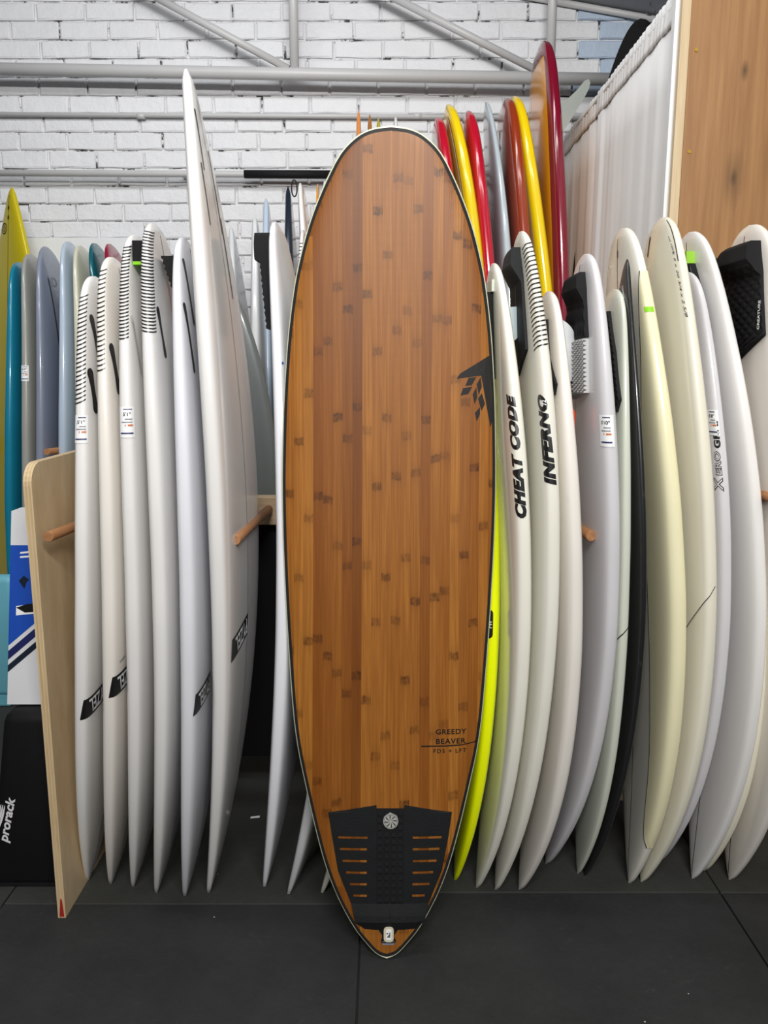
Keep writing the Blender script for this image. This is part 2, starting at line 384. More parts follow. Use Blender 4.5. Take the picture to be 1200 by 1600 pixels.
M['eva'] = plain('black_eva_foam', (0.012, 0.012, 0.013, 1), 0.75, var=0.2, bump=0.3, bscale=300, spec=0.2)
M['evadark'] = plain('charcoal_eva_foam', (0.0135, 0.0145, 0.016, 1), 0.6, var=0.2, vscale=30, bump=0.3, bscale=260, spec=0.2)
M['evagrey'] = plain('silver_grey_eva_foam', srgb(190, 190, 190), 0.6, bump=0.2, bscale=260)
M['lime'] = plain('lime_green_foam', srgb(140, 196, 30), 0.5)
M['limetape'] = plain('lime_green_tape', srgb(140, 214, 20), 0.4)
M['stringer'] = plain('thin_wood_stringer', srgb(120, 100, 78), 0.4)
M['darkline'] = plain('dark_pin_line', (0.015, 0.014, 0.02, 1), 0.35)
M['paleline'] = plain('cream_pin_stripe', srgb(236, 224, 190), 0.3)
M['finwhite'] = plain('white_fin_plastic', srgb(226, 230, 232), 0.3)
M['finblue'] = plain('pale_blue_fin', srgb(206, 220, 226), 0.25)
M['fingrey'] = plain('grey_green_fin', srgb(176, 184, 178), 0.35)
M['finred'] = plain('orange_red_fin', srgb(222, 70, 20), 0.3)
M['clearbox'] = plain('clear_fin_plug', srgb(206, 206, 202), 0.2, coat=0.5)
M['rim'] = plain('cream_rail_resin', srgb(226, 228, 200), 0.3, coat=0.4)
M['bamboo'] = bamboo_mat()
M['metaldisc'] = plain('pewter_badge', srgb(196, 196, 190), 0.35, 0.3)
M['plugwhite'] = plain('bone_white_plug', srgb(214, 206, 180), 0.4)
M['ply'] = wood('birch_plywood', srgb(208, 180, 138), srgb(226, 204, 168), (5, 5, 1.5), bump=0.05)
M['plyedge'] = wood('plywood_edge', srgb(190, 160, 112), srgb(226, 200, 156), (40, 160, 2))
M['plywall'] = wood('hardwood_plywood', srgb(150, 106, 64), srgb(180, 134, 86), (16, 16, 0.7), 0.5,
                    knots=[(0.135, 0, 0.33, 0.018, 0.9), (0.21, 0, 0.325, 0.012, 0.5), (0.125, 0, 0.03, 0.05, 0.55), (0.125, 0, 0.035, 0.016, 0.7)], bump=0.05)
M['plywall2'] = wood('dark_hardwood_plywood', srgb(128, 84, 50), srgb(152, 106, 66), (14, 14, 0.9), 0.5, bump=0.05)
M['pine'] = wood('pine_stud', srgb(206, 180, 140), srgb(226, 204, 168), (30, 30, 1.5))
M['rackwood'] = wood('rack_timber', srgb(196, 168, 134), srgb(214, 190, 158), (1.5, 30, 30))
M['dowel'] = wood('dowel_hardwood', srgb(158, 106, 66), srgb(182, 132, 90), (30, 3, 30))
M['redpaint'] = plain('red_paint', srgb(170, 40, 36), 0.5)
M['brick'] = brick_paint('white_painted_brick', srgb(232, 233, 236))
M['brickblue'] = brick_paint('pale_blue_painted_brick', srgb(186, 202, 222))
M['mortar'] = mortar_mat()
M['rubber'] = rubber('black_rubber_mat', (0.0215, 0.0226, 0.0226, 1), 0.55)
M['rubberdust'] = rubber('dusty_rubber_mat', (0.034, 0.035, 0.032, 1), 0.5)
M['slab'] = rubber('dark_concrete', (0.02, 0.02, 0.02, 1), 0.5)
M['pipe'] = plain('grey_white_painted_steel', srgb(206, 206, 206), 0.4, var=0.05, bump=0.1, bscale=60)
M['blackfoam'] = plain('black_foam_sleeve', (0.012, 0.012, 0.014, 1), 0.7, spec=0.2)
M['sheet'] = plain('white_sheet_board', srgb(236, 238, 240), 0.6)
M['cloth'] = cloth_mat()
M['roof'] = plain('grey_roof_board', srgb(168, 170, 174), 0.6)
M['steel'] = plain('dark_steel', srgb(90, 90, 92), 0.4, 0.6)
M['brass'] = plain('brass_screw', srgb(200, 160, 60), 0.35, 0.8)
M['carton'] = plain('blue_carton', srgb(14, 74, 178), 0.5)
M['cartonwhite'] = plain('white_carton', srgb(222, 222, 226), 0.5)
M['bag'] = plain('black_nylon_bag', (0.008, 0.008, 0.009, 1), 0.6, bump=0.3, bscale=30, spec=0.2)
M['bagtext'] = plain('white_bag_print', srgb(236, 236, 238), 0.5)
M['cord'] = plain('black_leash_cord', (0.012, 0.012, 0.013, 1), 0.4, spec=0.2)
M['bluedot'] = plain('blue_sticker', srgb(30, 90, 190), 0.4)

# ---------------------------------------------------------------- object helpers
def tag(o, label=None, cat=None, group=None, kind=None):
    for k, v in (('label', label), ('category', cat), ('group', group), ('kind', kind)):
        if v: o[k] = v
    return o
def thing(name, label, cat, loc=(0, 0, 0), group=None):
    o = bpy.data.objects.new(name, None); COL.objects.link(o)
    o.location = tuple(float(v) for v in loc); o.empty_display_size = 0.05
    return tag(o, label, cat, group)
def wloc(o):
    p = np.zeros(3)
    while o is not None:
        p += np.array(o.location); o = o.parent
    return p
def mesh(name, verts, faces, mat, parent=None, smooth=True, mats=None, idx=None, loc=None):
    """verts are world coordinates; they become local to the parent (or to loc)"""
    base = wloc(parent) if parent is not None else np.array(loc if loc is not None else (0, 0, 0), float)
    v = np.asarray(verts, float) - base
    me = bpy.data.meshes.new(name)
    me.from_pydata(v.tolist(), [], [list(map(int, f)) for f in faces])
    me.update()
    for m in (mats or [mat]): me.materials.append(m)
    if idx is not None:
        me.polygons.foreach_set('material_index', np.asarray(idx, np.int32))
    if smooth: me.polygons.foreach_set('use_smooth', np.ones(len(me.polygons), bool))
    o = bpy.data.objects.new(name, me); COL.objects.link(o)
    if parent is not None: o.parent = parent
    else: o.location = tuple(float(x) for x in base)
    return o
def box_vf(x0, x1, y0, y1, z0, z1):
    v = [(x, y, z) for z in (z0, z1) for y in (y0, y1) for x in (x0, x1)]
    f = [(0, 2, 3, 1), (4, 5, 7, 6), (0, 1, 5, 4), (2, 6, 7, 3), (0, 4, 6, 2), (1, 3, 7, 5)]
    return v, f
def bbox_mesh(name, x0, x1, y0, y1, z0, z1, mat, parent=None, bevel=0.003, loc=None, seg=2, smooth=False):
    v, f = box_vf(x0, x1, y0, y1, z0, z1)
    o = mesh(name, v, f, mat, parent, smooth, loc=loc)
    if bevel:
        bm = bmesh.new(); bm.from_mesh(o.data)
        bmesh.ops.bevel(bm, geom=bm.edges[:], offset=bevel, segments=seg, affect='EDGES', profile=0.5)
        bm.to_mesh(o.data); bm.free()
    return o
def tube_vf(path, rad, n=12, cap=True, closed=False):
    path = np.asarray(path, float); V = []; F = []
    m = len(path)
    rad = np.broadcast_to(np.asarray(rad, float), (m,))
    for i in range(m):
        if closed: d = path[(i + 1) % m] - path[i - 1]
        else: d = path[min(i + 1, m - 1)] - path[max(i - 1, 0)]
        d = d / np.linalg.norm(d)
        a = np.array([0, 0, 1.]) if abs(d[2]) < 0.9 else np.array([0, 1., 0])
        p = np.cross(d, a); p /= np.linalg.norm(p); q = np.cross(d, p)
        for j in range(n):
            t = 2 * math.pi * j / n
            V.append(path[i] + rad[i] * (math.cos(t) * p + math.sin(t) * q))
    for i in range(m if closed else m - 1):
        k = (i + 1) % m
        for j in range(n):
            F.append((i * n + j, i * n + (j + 1) % n, k * n + (j + 1) % n, k * n + j))
    if cap and not closed:
        F.append(tuple(range(n))[::-1]); F.append(tuple(range((m - 1) * n, m * n)))
    return V, F
def fix_normals(o):
    bm = bmesh.new(); bm.from_mesh(o.data)
    bmesh.ops.recalc_face_normals(bm, faces=bm.faces[:]); bm.to_mesh(o.data); bm.free()
    return o
def flat_caps(o):
    for p in o.data.polygons:
        if len(p.vertices) > 4: p.use_smooth = False
    return o
def tube(name, path, rad, mat, parent=None, n=12, closed=False, loc=None):
    v, f = tube_vf(path, rad, n, True, closed)
    return flat_caps(fix_normals(mesh(name, v, f, mat, parent, loc=loc)))

# 2-D shapes (x right, y up, metres) --------------------------------------------------
def cut_grid(bm, step):
    xs = [v.co.x for v in bm.verts]; ys = [v.co.y for v in bm.verts]
    for axis, vals in ((0, xs), (1, ys)):
        a, b = min(vals), max(vals)
        k = math.ceil(a / step) * step
        while k < b - 1e-6:
            if k > a + 1e-6:
                n = (1, 0, 0) if axis == 0 else (0, 1, 0)
                c = (k, 0, 0) if axis == 0 else (0, k, 0)
                bmesh.ops.bisect_plane(bm, geom=bm.verts[:] + bm.edges[:] + bm.faces[:], plane_co=c, plane_no=n, dist=1e-7)
            k += step
def shape2d(polys, step=0.006):
    bm = bmesh.new()
    for poly in polys:
        vs_ = [bm.verts.new((p[0], p[1], 0)) for p in poly]
        bm.faces.new(vs_)
    bmesh.ops.triangulate(bm, faces=bm.faces[:])
    if step: cut_grid(bm, step)
    return bm_arrays(bm)
def bm_arrays(bm):
    bm.verts.ensure_lookup_table()
    v = np.array([(q.co.x, q.co.y) for q in bm.verts])
    f = [[w.index for w in fc.verts] for fc in bm.faces]
    bm.free()
    return v, f
def text2d(body, height, bold=0.0, shear=0.0, sx=1.0, spacing=1.0, step=0.006, width=None):
    cu = bpy.data.curves.new('lettering', 'FONT')
    cu.body = body; cu.size = 1.0; cu.offset = bold; cu.shear = shear; cu.space_character = spacing
    cu.resolution_u = 3; cu.fill_mode = 'FRONT' if hasattr(cu, 'fill_mode') else cu.fill_mode
    ob = bpy.data.objects.new('lettering', cu); COL.objects.link(ob)
    dg = bpy.context.evaluated_depsgraph_get(); dg.update()
    me = bpy.data.meshes.new_from_object(ob.evaluated_get(dg))
    bpy.data.objects.remove(ob, do_unlink=True)
    bm = bmesh.new(); bm.from_mesh(me); bpy.data.meshes.remove(me)
    xs = [v.co.x for v in bm.verts]; ys = [v.co.y for v in bm.verts]
    cx, cy = (min(xs) + max(xs)) / 2, (min(ys) + max(ys)) / 2
    k = height / (max(ys) - min(ys))
    kx = k * sx if width is None else width / (max(xs) - min(xs))
    for v in bm.verts:
        v.co.x = (v.co.x - cx) * kx; v.co.y = (v.co.y - cy) * k; v.co.z = 0
    if step: cut_grid(bm, step)
    return bm_arrays(bm)
def capsule(w, h, waist=1.0, n=8):
    """upright rounded bar, optionally pinched in the middle"""
    r = w / 2; pts = []
    for i in range(n + 1):
        t = math.pi * i / n; pts.append((r * math.cos(t), h / 2 - r + r * math.sin(t)))
    if waist < 1: pts += [(-r * waist, h * 0.12), (-r * waist, -h * 0.12)]
    for i in range(n + 1):
        t = math.pi + math.pi * i / n; pts.append((r * math.cos(t), -h / 2 + r + r * math.sin(t)))
    if waist < 1: pts += [(r * waist, -h * 0.12), (r * waist, h * 0.12)]
    return pts
def rect(x0, x1, y0, y1): return [(x0, y0), (x1, y0), (x1, y1), (x0, y1)]

# mapping a flat shape onto a board ----------------------------------------------------
TG = math.pi * np.linspace(0, 1, 121) ** 2.6
def rail_map(S, u, d, side, off=0.0007):
    """d = arc length from the front rail, positive over the side asked for, negative round the other"""
    u = np.asarray(u, float); d = np.asarray(d, float); out = np.zeros((len(u), 3))
    ctr = S.ctr(u); hw = S.hw(u); th = S.th(u)
    for i in range(len(u)):
        sg = side if d[i] >= 0 else -side
        k = S.kb if sg > 0 else S.kd
        l = hw[i] * np.sign(np.cos(TG)) * np.abs(np.cos(TG)) ** (2 / k)
        n = th[i] * np.abs(np.sin(TG)) ** (2 / k)
        ds = np.hypot(np.diff(l), np.diff(n)); s = np.concatenate([[0], np.cumsum(ds)])
        q = abs(d[i]); l0 = np.interp(q, s, l); n0 = np.interp(q, s, n)
        l1 = np.interp(q + .0015, s, l) - np.interp(max(q - .0015, 0), s, l)
        n1 = np.interp(q + .0015, s, n) - np.interp(max(q - .0015, 0), s, n)
        if q < .0015: l1 = 0
        m = math.hypot(l1, n1) + 1e-9
        nl, nn = n1 / m, -l1 / m
        out[i] = ctr[i] + (l0 + off * nl) * S.Fd + sg * (n0 + off * nn) * S.N
    return out
def face_map(S, u, l, side, off=0.0007):
    u = np.asarray(u, float); l = np.asarray(l, float)
    k = S.kb if side > 0 else S.kd
    hw = S.hw(u); th = S.th(u)
    q = np.clip(np.abs(l) / hw, 0, 0.999)
    n = th * (1 - q ** k) ** (1 / k) + off
    return S.ctr(u) + l[:, None] * S.Fd + (side * n)[:, None] * S.N
def on_rail(S, name, vf, mat, parent, u0, d0, side, rot=0.0, off=0.0007):
    """stick a flat shape on the rail side; shape up = up the board, shape right = right as seen from the shop floor"""
    v, f = vf
    c, s = math.cos(math.radians(rot)), math.sin(math.radians(rot))
    b = c * v[:, 0] - s * v[:, 1]; a = s * v[:, 0] + c * v[:, 1]
    Lz = S.sp['z'] - S.sp['z0']
    return mesh(name, rail_map(S, u0 + a / Lz, d0 + side * b, side, off), f, mat, parent, smooth=True)
def on_face(S, name, vf, mat, parent, u0, l0, side, rot=0.0, off=0.0007):
    v, f = vf
    c, s = math.cos(math.radians(rot)), math.sin(math.radians(rot))
    b = c * v[:, 0] - s * v[:, 1]; a = s * v[:, 0] + c * v[:, 1]
    Lz = S.sp['z'] - S.sp['z0']
    return mesh(name, face_map(S, u0 + a / Lz, l0 - side * b, side, off), f, mat, parent, smooth=True)
def pad(S, name, mat, parent, u0, u1, l0, l1, side, thick, nu=36, nv=24):
    """solid foam pad on a face: l0(t), l1(t) its edges, thick(t, w) its height"""
    L0 = l0 if callable(l0) else (lambda t: l0); L1 = l1 if callable(l1) else (lambda t: l1)
    V = []; F = []; n = (nu + 1) * (nv + 1)
    for top in (1, 0):
        for i in range(nu + 1):
            t = i / nu; u = u0 + (u1 - u0) * t; hwm = float(S.hw(np.array([u]))[0]) * 0.97
            a = max(-hwm, min(hwm, L0(t))); b = max(-hwm, min(hwm, L1(t)))
            w = np.linspace(0, 1, nv + 1); l = a + (b - a) * w
            off = np.array([thick(t, x) if top else -0.002 for x in w])
            V.extend(face_map(S, np.full(nv + 1, u), l, side, 0) + (side * off)[:, None] * S.N)
    W = nv + 1
    for i in range(nu):
        for j in range(nv):
            q = [i * W + j, i * W + j + 1, (i + 1) * W + j + 1, (i + 1) * W + j]
            F.append(q); F.append([k + n for k in q][::-1])
    for i in range(nu):
        for j in (0, nv): F.append([i * W + j, (i + 1) * W + j, (i + 1) * W + j + n, i * W + j + n])
    for j in range(nv):
        for i in (0, nu): F.append([i * W + j, i * W + j + 1, i * W + j + 1 + n, i * W + j + n])
    return fix_normals(mesh(name, V, F, mat, parent, smooth=False))
def fin(S, name, mat, parent, u, l, side, base=0.11, h=0.11, rake=0.05, up=True, th=0.006):
    """swept blade standing off a face; rake leans its tip towards the tail (up)"""
    root = face_map(S, np.array([u]), np.array([l]), side, -0.006)[0]
    pts = []
    for i in range(13):
        t = i / 12
        pts.append((-base / 2 + (base * 0.72 + rake) * t ** 1.25, h * math.sin(t * math.pi / 2)))
    for i in range(11, -1, -1):
        t = i / 12
        pts.append((base / 2 + rake * t ** 1.6 * 0.9, h * math.sin(t * math.pi / 2)))
    V = []; n = len(pts)
    for s in (-1, 1):
        for (a, b) in pts:
            tt = th * (1 - 0.7 * b / h) / 2 * s
            V.append(root + np.array([0, 0, a]) + side * b * S.N + tt * S.Fd)
    F = [tuple(range(n))[::-1], tuple(range(n, 2 * n))] + [(i, (i + 1) % n, n + (i + 1) % n, n + i) for i in range(n)]
    return fix_normals(mesh(name, V, F, mat, parent, smooth=False))

US = np.concatenate([.06 * np.linspace(0, 1, 11)[:-1] ** 1.6, np.linspace(.06, .93, 34)[:-1], 1 - .07 * np.linspace(1, 0, 18) ** 2])
TS = np.linspace(0, 2 * math.pi, 48, endpoint=False)
def board(key, label, mat, group=None, name='surfboard', face_mat=None, face_at=0.8, line=None, lside=1, sp=None):
    sp = sp or SPEC[key]
    S = Surf(sp)
    root = thing(name, label, 'surfboard', S.ctr(np.array(0.0)), group)
    U, T = np.meshgrid(US, TS, indexing='ij')
    TT = np.where(T > math.pi, T - 2 * math.pi, T)
    V = S.P(U, TT).reshape(-1, 3); n = len(TS); F = []; idx = []
    ct = np.abs(np.cos(TS + math.pi / n))
    for i in range(len(US) - 1):
        for j in range(n):
            F.append((i * n + j, i * n + (j + 1) % n, (i + 1) * n + (j + 1) % n, (i + 1) * n + j))
            idx.append(1 if (face_mat is not None and ct[j] < face_at and 0.02 < US[i] < 0.965) else 0)
    F.append(tuple(range(n))[::-1]); F.append(tuple(range((len(US) - 1) * n, len(US) * n))); idx += [0, 0]
    b = mesh('body', V, F, mat, root, mats=[mat] + ([face_mat] if face_mat is not None else []), idx=idx)
    fix_normals(b)
    if line is not None:
        w = 0.0016
        uu = np.linspace(.012, .985, 60)
        A = face_map(S, uu, np.full(60, -w), lside, 0.0008); B = face_map(S, uu, np.full(60, w), lside, 0.0008)
        mesh('stringer', np.vstack([A, B]), [(i, i + 1, 61 + i, 60 + i) for i in range(59)], line, root)
    return root, S
def stripe_along(S, name, mat, parent, d, w, side, u0, u1, n=60, off=0.0009):
    uu = np.linspace(u0, u1, n)
    dd = np.array([d(t) if callable(d) else d for t in np.linspace(0, 1, n)])
    A = rail_map(S, uu, dd, side, off); B = rail_map(S, uu, dd + w, side, off)
    return mesh(name, np.vstack([A, B]), [(i, i + 1, n + 1 + i, n + i) for i in range(n - 1)], mat, parent)
def rail_stripes(S, root, side, u0, u1, d0, d1, n, slope=0.0, w=0.0033, curve=0.0):
    """printed ladder of short dark lines round the rail"""
    V = []; F = []; Lz = S.sp['z'] - S.sp['z0']; m = 9
    for k in range(n):
        u = u0 + (u1 - u0) * k / (n - 1)
        t = np.linspace(0, 1, m)
        dd = d0 + (d1 - d0) * t
        ua = u + (slope * (t - .5) + curve * (t - .5) ** 2) / Lz
        base = len(V)
        V.extend(rail_map(S, ua, dd, side, 0.0008)); V.extend(rail_map(S, ua + w / Lz, dd, side, 0.0008))
        for j in range(m - 1): F.append((base + j, base + j + 1, base + m + j + 1, base + m + j))
    return mesh('rail_stripes', V, F, M['black'], root)
def price_tag(S, root, u, d, side, size, w=0.036, h=0.066):
    t = on_rail(S, 'price_tag', shape2d([rect(-w / 2, w / 2, -h / 2, h / 2)]), M['paper'], root, u, d, side, off=0.001)
    tag(t, 'white paper price tag')
    def put(nm, vf, mat, a, b=0.0):
        v, f = vf; v = v + np.array([b, a]); on_rail(S, nm, (v, f), mat, t, u, d, side, off=0.0018)
    put('print', text2d(size, 0.0085, 0.015), M['ink'], h * 0.26)
    put('print', shape2d([rect(-w * .18, w * .3, -.001, .001)]), M['navyink'], h * 0.42)
    put('print', shape2d([rect(-w * .1, w * .3, -.0012, .0012)]), M['greyink'], h * 0.10)
    put('print', shape2d([rect(-w * .3, w * .3, -.0012, .0012)]), M['greyink'], h * 0.0)
    put('print', shape2d([rect(w * .05, w * .33, -.002, .002), rect(-w * .12, -w * .06, -.002, .002)]), M['orangeink'], -h * 0.10)
    put('print', shape2d([rect(-w * .36, w * .36, -.0016, .0016)]), M['navyink'], -h * 0.36)
    return t
def pyzel(S, root, u, d, side, w=0.125, h=0.04, rise=6):
    """slanted black box logo with outlined letters, upside down because the board stands on its nose"""
    sl = h * 0.16; k = math.tan(math.radians(rise))
    sk = lambda p: (p[0], p[1] + k * p[0])
    out = [sk(p) for p in [(-w / 2 - sl / 2, -h / 2), (w / 2 - sl / 2, -h / 2), (w / 2 + sl / 2, h / 2), (-w / 2 + sl / 2, h / 2)]]
    o = on_rail(S, 'logo', shape2d([out]), M['black'], root, u, d, side, off=0.0009)
    v, f = text2d('PYZEL', h * 0.72, 0.012, -0.25, width=w * 0.86)
    v = -v
    v = v * np.array([0.92, 1.05]) + np.array([w * .05, 0]); v = np.stack([v[:, 0], v[:, 1] + k * v[:, 0]], 1)
    on_rail(S, 'logo_lettering', (v, f), M['paper'], o, u, d, side, off=0.0016)
def fin_box(S, root, u, l, side, w=0.02, h=0.10, waist=0.72, rot=0, mat='black'):
    return on_face(S, 'fin_box', shape2d([capsule(w, h, waist)]), M[mat], root, u, l, side, rot, 0.001)

# ---------------------------------------------------------------- the setting
# floor: dark slab under loose rubber mats about a metre square
fl = bbox_mesh('floor', -4.0, 4.0, -3.0, 4.6, -0.10, -0.012, M['slab'], None, 0)
tag(fl, 'dark floor covered with black rubber mats', kind='structure')
xe = [-4.0, -3.07, -2.065, -1.064, -0.063, 0.960, 1.965, 2.97, 4.0]
ye = [-3.0, -2.05, -1.04, -0.03, 0.975, 1.965, 2.97, 3.98]
for j in range(len(ye) - 1):
    for i in range(len(xe) - 1):
        if ye[j + 1] < -0.1 or abs((xe[i] + xe[i + 1]) / 2) > 2.6: 
            pass
        dy0 = dy1 = 0.0
        if i in (1, 2, 3):
            if ye[j] == 1.965: dy0 = -0.06 + 0.012 * (i - 2)
            if ye[j + 1] == 1.965: dy1 = -0.06 + 0.012 * (i - 2)
        bbox_mesh('rubber_mat', xe[i] + .0022, xe[i + 1] - .0022, ye[j] + dy0 + .0022, ye[j + 1] + dy1 - .0022, -0.012,
                  0.0 if (i + j) % 2 else -0.0008, M['rubber'] if ye[j] < 1.9 else M['rubberdust'], fl, 0.0015, seg=1)

# brick wall
WY = 4.10
wl = bbox_mesh('wall_back', -3.4, 2.8, WY + 0.0115, WY + 0.20, 0, 3.75, M['mortar'], None, 0)
tag(wl, 'white painted brick wall', kind='structure')
BW, BH = 0.2395, 0.0845
def brick_mesh(seed, w, h):
    r = random.Random(seed)
    nx, nz = 6, 3
    bm = bmesh.new()
    xs = [-w / 2, -w / 2 + .006, -w / 6, w / 6, w / 2 - .006, w / 2]
    zs = [-h / 2, -h / 2 + .006, h / 2 - .006, h / 2]
    g = []
    for b, z in enumerate(zs):
        row = []
        for a, x in enumerate(xs):
            edge = a in (0, 5) or b in (0, 3)
            jit = lambda s: r.uniform(-s, s)
            y = 0.0045 + jit(.0025) if edge else jit(.0012)
            row.append(bm.verts.new((x + jit(.0028), y, z + jit(.0026))))
        g.append(row)
    for b in range(3):
        for a in range(5):
            bm.faces.new((g[b][a], g[b][a + 1], g[b + 1][a + 1], g[b + 1][a]))
    per = [g[0][a] for a in range(6)] + [g[b][5] for b in (1, 2, 3)] + [g[3][a] for a in (4, 3, 2, 1, 0)] + [g[b][0] for b in (2, 1)]
    back = [bm.verts.new((v.co.x, 0.03, v.co.z)) for v in per]
    n = len(per)
    for i in range(n):
        bm.faces.new((per[(i + 1) % n], per[i], back[i], back[(i + 1) % n]))
    me = bpy.data.meshes.new('brick'); bm.to_mesh(me); bm.free()
    me.materials.append(M['brick'])
    return me
BR = [brick_mesh(i, BW - 0.0085, BH - 0.0075) for i in range(10)]
BRB = []
for me in BR[:4]:
    m2 = me.copy(); m2.materials[0] = M['brickblue']; BRB.append(m2)
rows = range(-3, 14)
z_base = 2.136
rest_v = []; rest_f = []
rr = random.Random(3)
for k in range(-26, 19):
    zc = z_base + (k + 0.5) * BH
    if zc > 3.72 or zc < 0.03: continue
    shift = (0.0 if k % 2 else BW / 2) + {0: .0, 1: .012, 2: -.01}[k % 3]
    i0 = int(-3.4 / BW) - 1
    for i in range(i0, int(2.8 / BW) + 2):
        xc = -1.455 + i * BW + shift + 7 * BW - 7 * BW
        if xc < -3.3 or xc > 2.7: continue
        near = -3 <= k <= 13 and -2.12 < xc < 1.36
        if near:
            o = bpy.data.objects.new('brick', rr.choice(BRB if (xc > 0.98 and zc > 2.75) else BR))
            COL.objects.link(o); o.parent = wl
            o.location = (xc, WY + rr.uniform(-.0015, .0015), zc)
            o.rotation_euler = (0, rr.uniform(-.004, .004), 0)
        else:
            v, f = box_vf(xc - BW / 2 + .004, xc + BW / 2 - .004, WY, WY + .03, zc - BH / 2 + .004, zc + BH / 2 - .004)
            b = len(rest_v); rest_v += v; rest_f += [[q + b for q in ff] for ff in f]
tag(mesh('brick_courses', rest_v, rest_f, M['brick'], wl, smooth=False), 'further bricks of the same wall', kind='stuff')

# steel pipe truss in front of the wall
def pl(name, label, a, b, r, sub=None):
    root = thing(name, label, 'pipe', ((a[0] + b[0]) / 2, (a[1] + b[1]) / 2, min(a[2], b[2])))
    tube('tube', [a, b], r, M['pipe'], root, 16)
    return root
t = thing('pipe_truss', 'grey white painted steel pipe truss along the top of brick wall', 'truss', (0, 3.98, 2.9))
tube('bottom_chord', [(-2.6, 3.98, 2.902), (1.6, 3.98, 2.836)], 0.028, M['pipe'], t, 20)
for x in (-1.945, -0.427, 0.793):
    tube('upright', [(x, 3.98, 2.87), (x, 3.98, 3.7)], 0.0215, M['pipe'], t, 16)
tube('diagonal', [(-1.14, 3.98, 3.235), (-0.455, 3.98, 2.89)], 0.0175, M['pipe'], t, 16)
tube('diagonal', [(-2.0, 3.98, 3.68), (-1.14, 3.98, 3.235)], 0.0175, M['pipe'], t, 16)
tube('diagonal', [(-0.033, 3.98, 3.235), (0.76, 3.98, 2.87)], 0.0175, M['pipe'], t, 16)
tube('diagonal', [(-0.45, 3.98, 3.43), (-0.033, 3.98, 3.235)], 0.0175, M['pipe'], t, 16)
t = thing('conduit', 'thin white conduit pipe running along the wall below the truss', 'pipe', (0, 4.07, 2.70))
tube('tube', [(-2.5, 4.078, 2.722), (1.5, 4.078, 2.702)], 0.011, M['pipe'], t, 12)
for x in (0.165, -1.2): tube('saddle_clip', [(x - .02, 4.078, 2.711), (x + .02, 4.078, 2.711)], 0.0135, M['pipe'], t, 12)
t = thing('wall_rail', 'white round rail below the conduit with a black padded stretch', 'rail', (0, 4.03, 2.42))
tube('tube', [(-2.5, 4.03, 2.438), (1.2, 4.03, 2.42)], 0.0155, M['pipe'], t, 14)
tube('foam_sleeve', [(-0.69, 4.03, 2.4295), (-0.26, 4.03, 2.4275)], 0.020, M['blackfoam'], t, 14)
for x in (-2.1, -1.0, 0.2, 1.0): tube('bracket', [(x, 4.03, 2.43), (x, 4.099, 2.43)], 0.008, M['pipe'], t, 8)

# roof board and hook at upper right
rf = thing('trim_1', 'grey sloping roof board above the curtain', None, (1.2, 3.8, 3.2)); tag(rf, kind='structure')
v = []
for y in (3.3, 4.095):
    for (x, z) in ((0.6, 3.285), (1.9, 3.075), (1.9, 3.125), (0.6, 3.335)): v.append((x, y, z))
mesh('roof_board', v, [(0, 1, 2, 3), (7, 6, 5, 4), (0, 4, 5, 1), (1, 5, 6, 2), (2, 6, 7, 3), (3, 7, 4, 0)], M['roof'], rf, smooth=False)
v2 = [(x, y + (0.0 if y > 3.5 else 0), z - 0.03) for (x, y, z) in v]
tube('edge_batten', [(0.62, 4.085, 3.262), (1.85, 4.085, 3.062)], 0.016, M['pipe'], rf, 8)
hk = (1.1660, 3.7000, 3.0364)
hook = thing('ceiling_hook', 'small dark steel hook hanging from the roof board', 'hook', (hk[0], 3.7, hk[2]))
tube('shank', [(hk[0], 3.7, hk[2] + .045), (hk[0], 3.7, hk[2] + .01)], 0.003, M['steel'], hook, 8)
tube('bend', [(hk[0] + .02 * math.sin(q), 3.7, hk[2] - .01 + .02 * math.cos(q)) for q in np.linspace(0, 4.3, 14)], 0.003, M['steel'], hook, 8)

# partition: pine stud with two plywood panels facing the camera
pw = bbox_mesh('wall_right', 0.868, 0.905, 2.455, 2.53, 0, 3.0, M['pine'], None, 0.002)
tag(pw, 'pine stud and plywood partition', kind='structure')
root_pw = pw
p1 = bbox_mesh('plywood_panel', 0.889, 2.1, 2.438, 2.455, 1.803, 3.0, M['plywall'], None, 0.001, loc=(0.92, 2.438, 2.0))
p1.parent = pw; tag(p1, 'knotty tan plywood panel')
p2 = bbox_mesh('plywood_panel', 0.889, 2.1, 2.440, 2.455, 0.0, 1.80, M['plywall2'], pw, 0.001)
tag(p2, 'darker plywood panel below')
for q in ((0.9079, 2.4370, 2.1073), (0.9089, 2.4370, 2.3848)):
    tube('screw', [(q[0], 2.4385, q[2]), (q[0], 2.4355, q[2])], 0.005, M['brass'], pw, 10)
bbox_mesh('corner_strip', 0.853, 0.869, 2.47, 2.50, 0.0, 2.62, M['sheet'], pw, 0.002)
bbox_mesh('stud_side', 0.862, 0.8885, 2.4395, 2.456, 0.0, 3.0, M['pine'], pw, 0.001)

